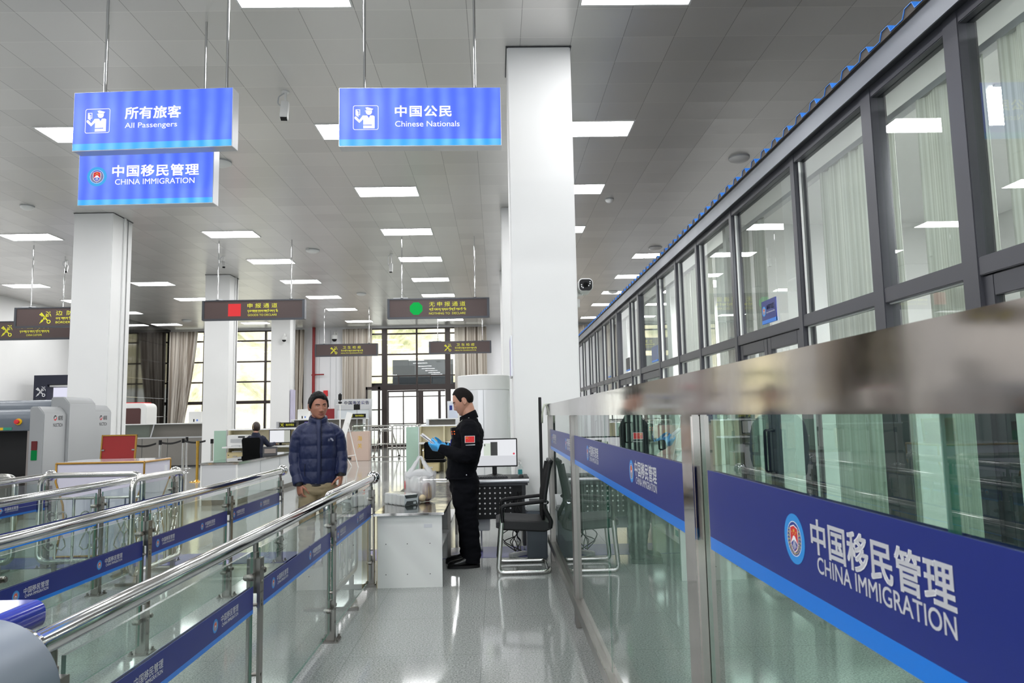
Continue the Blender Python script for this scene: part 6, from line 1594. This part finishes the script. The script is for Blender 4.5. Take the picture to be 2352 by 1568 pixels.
# ------------------------------------------------------------ passenger
def passenger():
    rz = math.radians(15)
    Mh = head_matrix((.0, -.005, 1.549), math.radians(16), math.radians(4), math.radians(-3), 1.09) @ Matrix.Diagonal((1.05, 1.0, .985, 1))
    b = MB(); add_head(b, Mh)
    b.tube([(0, .035, 1.33), (0, .03, 1.42), (0, .02, 1.51)], [.072, .063, .062], 20)
    ring_loft(b, [(.86, 0, 0, .13, .09), (1.0, 0, 0, .145, .10), (1.2, 0, .01, .165, .105), (1.32, 0, .02, .17, .08), (1.38, 0, .03, .09, .06)], 30)
    RW, LW = (-.178, -.06, .79), (.222, -.045, .865)
    for pts in (((-.15, .02, 1.31), (-.205, .04, 1.06), RW), ((.15, .02, 1.31), (.215, .04, 1.06), LW)): b.tube(pts, [.055, .042, .028], 16)
    for s in (-1, 1): b.tube([(s*.08, 0, .88), (s*.095, -.01, .5), (s*.1, .02, .06)], [.085, .055, .04], 16)
    hand(b, RW, (.12, -.18, -1), (.75, .55, 0), False, (.45, .75, .5), .03, .5, 1.05)
    hand(b, LW, (-.06, -.1, -1), (-.9, .3, 0), True, (.35, .7, .6), .02, .9, 1.0)
    me = remesh(b, .0042, 1, .4); paint_lips(me, Mh, 1)
    me.materials.append(skind); me.materials.append(lipd)
    o = place('person', me, None, (-1.79, 7.3, 0), (0, 0, rz))
    tag(o, 'man in a navy puffer jacket and khaki trousers facing the officer across the table', 'person')
    eyes(o, Mh, (.003, .0005))
    def fringe(p): return -.013*math.exp(-((p.x - .03)/.016)**2)*(1 if p.y < -.04 else 0) + .006*math.exp(-((p.x + .03)/.02)**2)*(1 if p.y < -.04 else 0)
    hair(o, Mh, [(-.09, .073), (-.066, .070), (-.052, .058), (-.044, .03), (-.034, .0), (-.026, -.026), (-.012, -.02), (.0, .022), (.022, .02), (.04, -.045), (.09, -.06)], .021, M['hair'], extra=fringe, ns=.0065)
    # jacket
    j = MB()
    seams = [.79, .91, 1.035, 1.16, 1.275, 1.37]
    def bulge(z, a):
        for p, q in zip(seams[:-1], seams[1:]):
            if p <= z <= q: u = (z - p)/(q - p); return a*(max(0, math.sin(PI*u))**.45)
        return 0
    rows = interp([(.79, .0, .0, .168, .118), (.81, .0, 0, .172, .122), (.95, 0, .0, .172, .13), (1.10, 0, .0, .174, .134), (1.25, 0, .005, .178, .13), (1.31, 0, .012, .165, .115), (1.36, 0, .02, .13, .10), (1.395, 0, .025, .095, .09)], .009)
    rows = [(z, cx, cyy, rx + bulge(z, .009), ry + bulge(z, .013)) for z, cx, cyy, rx, ry in rows]
    ring_loft(j, rows, 56, .86)
    rings = []
    for z, cyy, rx, ry, tilt in ((1.355, .02, .10, .09, .0), (1.385, .012, .098, .094, .006), (1.41, .006, .094, .094, .014), (1.442, .002, .089, .091, .022), (1.449, .002, .079, .081, .024)):
        rings.append([(rx*math.cos(a), cyy + ry*math.sin(a), z + tilt*math.sin(a) - .012*max(0, -math.sin(a))**8*(tilt/.024)) for a in [2*PI*i/40 for i in range(40)]])
    j.loft(rings)
    def sleeve(pts, rs, step=.009, per=.125):
        P, Rr = path_interp(pts, rs, step); L_ = 0; R2 = []
        for i, p in enumerate(P):
            if i: L_ += (p - P[i-1]).length
            u = ((L_ + .09) % per)/per; a = (.0095*max(0, math.sin(PI*u))**.45) if L_ > .10 else .004
            R2.append(tuple(r + a for r in Rr[i]))
        j.tube(P, R2, 30)
    sleeve([(-.09, .018, 1.335), (-.15, .022, 1.305), (-.192, .03, 1.24), (-.214, .042, 1.08), (-.208, .01, .94), RW], [(.060, .07), (.064, .074), (.065, .075), (.060, .066), (.056, .06), (.047, .05)])
    sleeve([(.09, .018, 1.335), (.15, .022, 1.30), (.195, .03, 1.24), (.222, .042, 1.08), (.226, .005, .97), LW], [(.060, .07), (.064, .074), (.065, .075), (.060, .066), (.056, .06), (.047, .05)])
    jm = remesh(j, .0062, 1, .4); wrinkle(jm, .0035, 26, (1, 1, .7), 1); smooth_on(jm)
    jk = mat('navy_puffer_nylon', '#182144', .48, spec=.35, bump=.12, bs=70); jm.materials.append(jk)
    jo = place('jacket', jm, o)
    # collar opening, zip placket, hem and cuffs
    pl = MB(); pts = [(.0, -.093, 1.413), (.002, -.112, 1.375), (.005, -.137, 1.33), (.008, -.152, 1.2), (.01, -.153, 1.0), (.008, -.145, .88), (.006, -.126, .795)]
    P, Rr = path_interp(pts, [(.004, .022)]*7, .02); pl.tube(P, [(.009, .021)]*len(P), 10, up=(0, 1, 0)); pl.build('zip_placket', jk, jo)
    MB().tube([(.025, y - .008, z) for _, y, z in pts[:6]], .0025, 6).build('zip_line', M['black'], jo)
    ck = MB(); ck.loft([[(r*math.cos(a), .002 + r*math.sin(a), z + .026*math.sin(a)) for a in [2*PI*i/36 for i in range(36)]] for r, z in ((.077, 1.41), (.082, 1.447), (.074, 1.449), (.067, 1.41))]); ck.build('collar_lining', mat('black_lining', '#15151b', .8), jo)
    MB().tube([(.168*math.cos(a), .116*math.sin(a), .792) for a in [2*PI*i/40 for i in range(40)]], .010, 8, closed=True).build('hem_binding', M['navyb'], jo)
    for s, wq in ((-1, RW), (1, LW)): MB().tube([(wq[0], wq[1], wq[2] + .025), (wq[0] - s*.0, wq[1] - .004, wq[2] - .012)], [(.042, .046), (.038, .042)], 20).build('cuff', M['black2'], jo)
    lg = MB()                                                   # stacked words and quarter dome
    for k, wd in enumerate(('THE', 'NORTH', 'FACE')): fit_text(lg, wd, .02, .0055, 0, .008 - k*.008)
    for k in range(3): lg.add([((.016 + .006*k + .004)*math.cos(a) + .014 - .0, (.016 + .006*k + .004)*math.sin(a) - .012, 0) for a in [PI/2*i/6 for i in range(7)]] + [((.016 + .006*k)*math.cos(a) + .014, (.016 + .006*k)*math.sin(a) - .012, 0) for a in [PI/2*i/6 for i in range(7)]], [(i, i+1, 8+i, 7+i) for i in range(6)])
    lg.build('chest_logo', mat('silver_thread', '#a9aab8', .5), jo, (.10, -.150, 1.215), smooth=0, rot=(PI/2 - .05, 0, .3))
    ln = MB(); fit_text(ln, '700', .035, .013); ln.build('sleeve_mark', mat('dull_thread', '#7f86a0', .5), jo, (-.205, -.075, .865), smooth=0, rot=(PI/2 + .3, .1, -.15))
    MB().tube([(-.125, -.118, .99), (-.13, -.116, .93), (-.125, -.112, .87)], .003, 6).build('pocket_seam', M['navyb'], jo)
    # trousers, shoes
    t = MB(); ring_loft(t, [(.90, 0, 0, .165, .115), (.80, 0, 0, .175, .12), (.72, 0, .0, .172, .122), (.68, 0, 0, .14, .10)], 40, .9)
    for s in (-1, 1):
        P, Rr = path_interp([(s*.085, .0, .76), (s*.092, -.008, .6), (s*.098, -.015, .46), (s*.10, .0, .28), (s*.10, .012, .1), (s*.10, .012, .055)], [(.10, .095), (.092, .088), (.08, .078), (.076, .072), (.074, .07), (.076, .072)], .02); t.tube(P, Rr, 26)
    tm = remesh(t, .009, 2); wrinkle(tm, .012, 11, (1, 1, 2.2), 4, lambda c: .35 + .65*min(1, max(0, abs(c.z - .62)*5)) if c.z > .5 else 1); smooth_on(tm); tm.materials.append(mat('khaki_cotton', '#8f8166', .85, var=.08, vs=14, bump=.1, bs=150)); place('trousers', tm, o)
    MB().tube([(.165*math.cos(a), .115*math.sin(a), .775) for a in [2*PI*i/30 for i in range(30)]], .01, 8, closed=True).build('belt', M['black'], o)
    sm = mat('grey_shoe', '#3c3b3c', .6)
    for s, r_ in ((-1, .25), (1, -.1)): shoe(o, s*.10, .02, r_, sm, mat('pale_sole', '#9a9894', .7))
    for z, q in ((.0, 0), (.0, 1)):
        pass
    Rg = Vector(RW)
    for dx, dz in ((.028, -.108), (-.004, -.118)):
        MB().tube([(Rg.x + dx + .0105*math.cos(a), Rg.y - .03 - .004*math.sin(a) , Rg.z + dz + .0105*math.sin(a)) for a in [2*PI*i/14 for i in range(14)]], .0022, 6, closed=True).build('ring', M['chrome'], o)
    MB().tube([(RW[0] + .036*math.cos(a), RW[1] + .04*math.sin(a), RW[2] - .006) for a in [2*PI*i/20 for i in range(20)]], .008, 8, closed=True).build('watch_strap', M['black'], o)
passenger()
# ------------------------------------------------------------ officer
def officer():
    rz = -PI/2
    Mh = head_matrix((0, .003, 1.567), 0, math.radians(24), 0, 1.09)
    b = MB(); add_head(b, Mh)
    b.tube([(0, .075, 1.34), (0, .062, 1.43), (0, .035, 1.53)], [.075, .066, .064], 20)
    ring_loft(b, [(.86, 0, -.02, .13, .10), (1.0, 0, 0, .14, .12), (1.2, 0, .03, .15, .12), (1.32, 0, .05, .16, .09), (1.39, 0, .065, .09, .06)], 30)
    LWr, RWr = (.10, -.215, 1.118), (-.09, -.20, 1.13)
    for pts in (((.16, .055, 1.31), (.245, .07, 1.06), LWr), ((-.16, .055, 1.31), (-.245, .05, 1.07), RWr)): b.tube(pts, [.055, .045, .03], 16)
    for s in (-1, 1): b.tube([(s*.085, 0, .88), (s*.09, .01, .5), (s*.09, .06, .06)], [.085, .055, .04], 16)
    LF, LN = (-.30, -.92, .10), (-.62, .22, .72); RF, RN = (.30, -.92, .16), (.62, .25, .7)
    hand(b, LWr, LF, LN, True, (.5, .7, .5), .0, .9, 1, 1, .25); hand(b, RWr, RF, RN, False, (.5, .7, .5), .0, .9, 1, 1, .25)
    me = remesh(b, .0042, 1, .4); paint_lips(me, Mh, 1); me.materials.append(skinl); me.materials.append(lipl)
    o = place('person', me, None, (-.335, 7.1, 0), (0, 0, rz))
    tag(o, 'officer in black uniform and blue gloves standing side on, reading a document', 'person')
    eyes(o, Mh, (0, -.004))
    hair(o, Mh, [(-.09, .088), (-.066, .084), (-.045, .066), (-.036, .035), (-.028, .0), (-.014, -.006), (.0, .02), (.022, .016), (.04, -.04), (.09, -.052)], .008, mat('cropped_hair', '#130f0d', .75, spec=.15, bump=.3, bs=250), extra=lambda p: .012*math.exp(-((abs(p.x) - .045)/.02)**2)*(1 if p.y < -.03 else 0), ns=.0015)
    # jacket
    j = MB()
    rows = interp([(.825, 0, -.015, .178, .148), (.87, 0, -.028, .182, .145), (.95, 0, -.012, .178, .148), (1.05, 0, .008, .182, .158), (1.17, 0, .035, .192, .158), (1.27, 0, .05, .198, .148), (1.33, 0, .058, .178, .118), (1.37, 0, .062, .125, .085), (1.40, 0, .062, .09, .078)], .015)
    ring_loft(j, rows, 48, .88)
    def sleeve(pts, rs): P, Rr = path_interp(pts, rs, .015); j.tube(P, Rr, 26)
    sleeve([(.10, .06, 1.335), (.175, .066, 1.30), (.235, .085, 1.16), (.25, .075, 1.055), (.215, -.03, 1.05), LWr], [(.07, .075), (.074, .09), (.07, .09), (.066, .078), (.06, .062), (.045, .047)])
    sleeve([(-.10, .06, 1.335), (-.175, .062, 1.30), (-.235, .07, 1.16), (-.245, .04, 1.07), (-.20, -.04, 1.07), RWr], [(.07, .07), (.072, .08), (.068, .075), (.062, .066), (.056, .058), (.043, .045)])
    jm = remesh(j, .007, 2); wrinkle(jm, .007, 13, (1, 1, 1.6), 2); smooth_on(jm)
    uni = mat('black_uniform_cloth', '#0a0b10', .9, spec=.12, bump=.12, bs=160); jm.materials.append(uni); jo = place('jacket', jm, o)
    cl = MB(); rings = []
    for (h, r, dy) in ((1.375, .092, .060), (1.41, .088, .052), (1.445, .080, .046), (1.448, .074, .046), (1.40, .078, .052)):
        rings.append([(r*math.cos(a), dy + r*.98*math.sin(a), h + .034*math.sin(a)) for a in [2*PI*i/36 for i in range(36)]])
    cl.loft(rings); cl.build('collar', uni, jo, smooth=50)
    for s in (-1, 1):
        MB().tube([(s*.09, .06, 1.395), (s*.15, .062, 1.372), (s*.19, .064, 1.335)], [(.008, .024)]*3, 10, up=(0, 0, 1)).build('epaulette', uni, jo)
        MB().ell((s*.105, .06, 1.402), .008, .008, .005, 10, 6).build('button', M['chrome'], jo)
    MB().tube([(.06, .01, 1.395), (.09, -.03, 1.36), (.09, -.06, 1.32)], .004, 6).build('radio_cord', M['steel'], jo)
    rad = MB().box(-.028, .028, -.02, .02, -.055, .05).build('body_camera', M['black'], jo, (.105, -.088, 1.265), bevel=.005, rot=(.1, 0, .35))
    rad2 = MB(); rad2.ell((.02, -.0215, .012), .006, .004, .006, 8, 6).ell((.02, -.0215, -.01), .006, .004, .006, 8, 6); rad2.build('signal_lamp', emit_mat('orange_lamp', '#ff6a3a', 1.0), rad)
    # make the lamps show on the outward side as well
    MB().ell((.0295, .0, .012), .003, .006, .006, 8, 6).ell((.0295, .0, -.012), .003, .006, .006, 8, 6).build('side_lamp', emit_mat('orange_side_lamp', '#ff7a3a', 1.0), rad)
    fl_ = MB(); fl_.cur = 0; fl_.plate([(-.047, -.032), (.047, -.032), (.047, .032), (-.047, .032)], (0, 0, 0), (1, 0, 0), (0, 1, 0)); fl_.cur = 1; fl_.plate([(-.042, -.028), (.042, -.028), (.042, .028), (-.042, .028)], (0, 0, .001), (1, 0, 0), (0, 1, 0)); fl_.cur = 2
    poly_at(fl_, star(-.027, .013, .010), .002)
    for x, y in ((-.013, .022), (-.008, .015), (-.008, .006), (-.013, .0)): poly_at(fl_, star(x, y, .0035), .002)
    fl_.build('flag_patch', [M['whitep'], mat('flag_red', '#dd2a2c', .5, emit='#dd2a2c', es=.12), M['yel2']], jo, (.3125, .075, 1.205), smooth=0, rot=(PI/2 + .06, 0, PI/2 + .1))
    MB().plate([(-.042, -.006), (.045, -.006), (.045, .004), (-.042, .0)], (0, 0, 0), (1, 0, 0), (0, 1, 0)).build('unit_tab', M['greyp'], jo, (.314, .078, 1.155), smooth=0, rot=(PI/2, 0, PI/2 + .1))
    MB().box(-.03, .03, -.004, .004, -.012, .012).build('name_badge', M['alu'], jo, (.07, -.105, 1.255), rot=(.1, 0, .4)); MB().tube([(.055, -.115, 1.20), (.06, -.125, 1.11)], .005, 6).build('pen', mat('blue_pen', '#2b39a8', .3), jo)
    for z, y in ((.868, .055), (1.02, .06)): MB().ell((.186, y - .02, z), .004, .007, .007, 10, 6).build('stud', M['chrome'], jo)
    MB().tube([(.18*math.cos(a), -.018 + .148*math.sin(a), .832) for a in [2*PI*i/40 for i in range(40)]], (.012), 8, closed=True).build('hem_band', uni, jo)
    # trousers and shoes
    t = MB(); ring_loft(t, [(.90, 0, -.01, .16, .13), (.80, 0, .005, .17, .145), (.72, 0, .008, .168, .142), (.66, 0, .01, .14, .12)], 40, .9)
    for s, q in ((1, 0), (-1, -.03)):
        P, Rr = path_interp([(s*.085, .008, .76), (s*.09, .01, .62), (s*.092, .03, .46), (s*.095, .062 + q, .28), (s*.095, .07 + q, .10), (s*.095, .066 + q, .045)], [(.125, .09), (.118, .088), (.10, .08), (.092, .075), (.088, .07), (.088, .07)], .02); t.tube(P, Rr, 26, up=(0, 1, 0))
    tm = remesh(t, .009, 2); wrinkle(tm, .012, 9, (1, 1, 1.8), 6); smooth_on(tm); tm.materials.append(uni); place('trousers', tm, o)
    shm = mat('black_shoe_leather', '#0e0e10', .22)
    shoe(o, .095, .055, .12, shm, M['black2'], .30, .11); shoe(o, -.095, .02, -.12, shm, M['black2'], .30, .11)
    # gloves
    gm = mat('blue_nitrile', '#3aa0dc', .35)
    for nm, wr, f, n, lf in (('glove', LWr, LF, LN, True), ('glove', RWr, RF, RN, False)):
        g = MB(); hand(g, wr, f, n, lf, (.5, .7, .5), .0, .9, 1.04, 1.18, .25); ff = Vector(f).normalized(); g.tube([Vector(wr) - ff*.05, Vector(wr), Vector(wr) + ff*.02], [.040, .036, .034], 18)
        gme = remesh(g, .004, 2); smooth_on(gme); gme.materials.append(gm); place(nm, gme, o)
    # held document
    d = thing('document', 'folded white document held open by the officer in blue gloves', 'document', (-.335 - .335, 7.1, 1.192), 0)
    R = Matrix.Rotation(math.radians(36), 3, 'Y')
    m = MB(); m.obox((0, 0, 0), (.19, .14, .006), R); m.obox(Vector((0, 0, 0)) + R @ Vector((.0, .0, .012)), (.185, .135, .003), R @ Matrix.Rotation(.06, 3, 'Y')); m.build('pages', M['paper'], d, smooth=0)
    m = MB()
    for k in range(7): m.obox(R @ Vector((-.07 + k*.022, -.0, -.004)), (.006, .10, .001), R)
    m.build('print_line', mat('pale_print', '#a9a9b6', .6), d, smooth=0)
officer()
# ------------------------------------------------------------ seated woman at the booth (seen from behind)
def clerk():
    Mh = head_matrix((0, .02, 1.235), .25, .12, 0, 1.05)
    b = MB(); add_head(b, Mh); b.tube([(0, .05, 1.03), (0, .035, 1.18)], [.06, .052], 16)
    ring_loft(b, [(.5, 0, .02, .15, .11), (.7, 0, .03, .14, .1), (.95, 0, .03, .15, .09), (1.04, 0, .04, .10, .06)], 24)
    RW_ = (-.30, -.52, .82); LW_ = (.2, -.45, .82)
    for pts in (((-.15, .03, .98), (-.26, -.12, .78), RW_), ((.15, .03, .98), (.24, -.1, .76), LW_)): b.tube(pts, [.05, .04, .026], 14)
    hand(b, RW_, (0, -1, -.15), (0, -.1, -1), False, (.2, .3, .3)); hand(b, LW_, (0, -1, -.1), (0, -.1, -1), True, (.2, .3, .3))
    for s in (-1, 1): b.tube([(s*.09, 0, .52), (s*.1, -.4, .5), (s*.1, -.42, .08)], [.08, .06, .04], 14)
    me = remesh(b, .007, 1); me.materials.append(skinl); o = place('person', me, None, (-6.02, 18.3, 0), (0, 0, PI)); smooth_on(me)
    tag(o, 'woman in navy uniform seated with her back turned at the booth computer', 'person'); eyes(o, Mh)
    hb = mat('dark_brown_hair', '#2a1a14', .45, bump=.4, bs=120)
    ho = hair(o, Mh, [(-.09, .06), (-.06, .05), (-.04, .0), (-.02, -.06), (.0, -.07), (.03, -.09), (.09, -.12)], .03, hb)
    MB().ell((0, .11, .03 + 1.235), .05, .045, .075, 18, 12).build('hair_bun', hb, ho); MB().tube([(.03, .135, 1.31), (.032, .14, 1.26), (.03, .13, 1.21)], [(.012, .008)]*3, 10).build('hair_clip', mat('tan_clip', '#a58a66', .4), ho)
    j = MB(); ring_loft(j, interp([(.5, 0, .02, .19, .14), (.7, 0, .03, .175, .125), (.9, 0, .03, .19, .12), (.98, 0, .035, .175, .10), (1.05, 0, .045, .11, .08), (1.12, 0, .045, .082, .075)], .03), 36, .9)
    for pts in (((-.12, .03, .995), (-.19, .02, .95), (-.275, -.12, .785), RW_), ((.12, .03, .995), (.19, .02, .95), (.255, -.1, .77), LW_)): j.tube(pts, [.065, .07, .058, .04], 20)
    jm = remesh(j, .01, 2); wrinkle(jm, .008, 10, (1, 1, 1.4), 8); smooth_on(jm); nv = mat('navy_uniform_cloth', '#171d33', .8); jm.materials.append(nv); jo = place('jacket', jm, o)
    for s in (-1, 1): MB().tube([(s*.08, .04, 1.055), (s*.17, .03, 1.01)], [(.006, .022)]*2, 8, up=(0, 0, 1)).build('epaulette', M['black'], jo)
    t = MB()
    for s in (-1, 1): t.tube([(s*.09, .06, .55), (s*.1, -.38, .54), (s*.1, -.43, .45), (s*.1, -.42, .06)], [.1, .085, .075, .06], 18)
    tm = remesh(t, .012, 2); smooth_on(tm); tm.materials.append(nv); place('trousers', tm, o)
    for s in (-1, 1): shoe(o, s*.1, -.40, 0, M['black'], M['black2'], .25)
clerk()
t = thing('computer_mouse', 'black mouse under the right hand of the seated woman', 'mouse', (-5.72, 18.98, .765)); MB().ell((0, 0, .015), .03, .05, .018, 12, 8).build('mouse_body', M['black'], t)
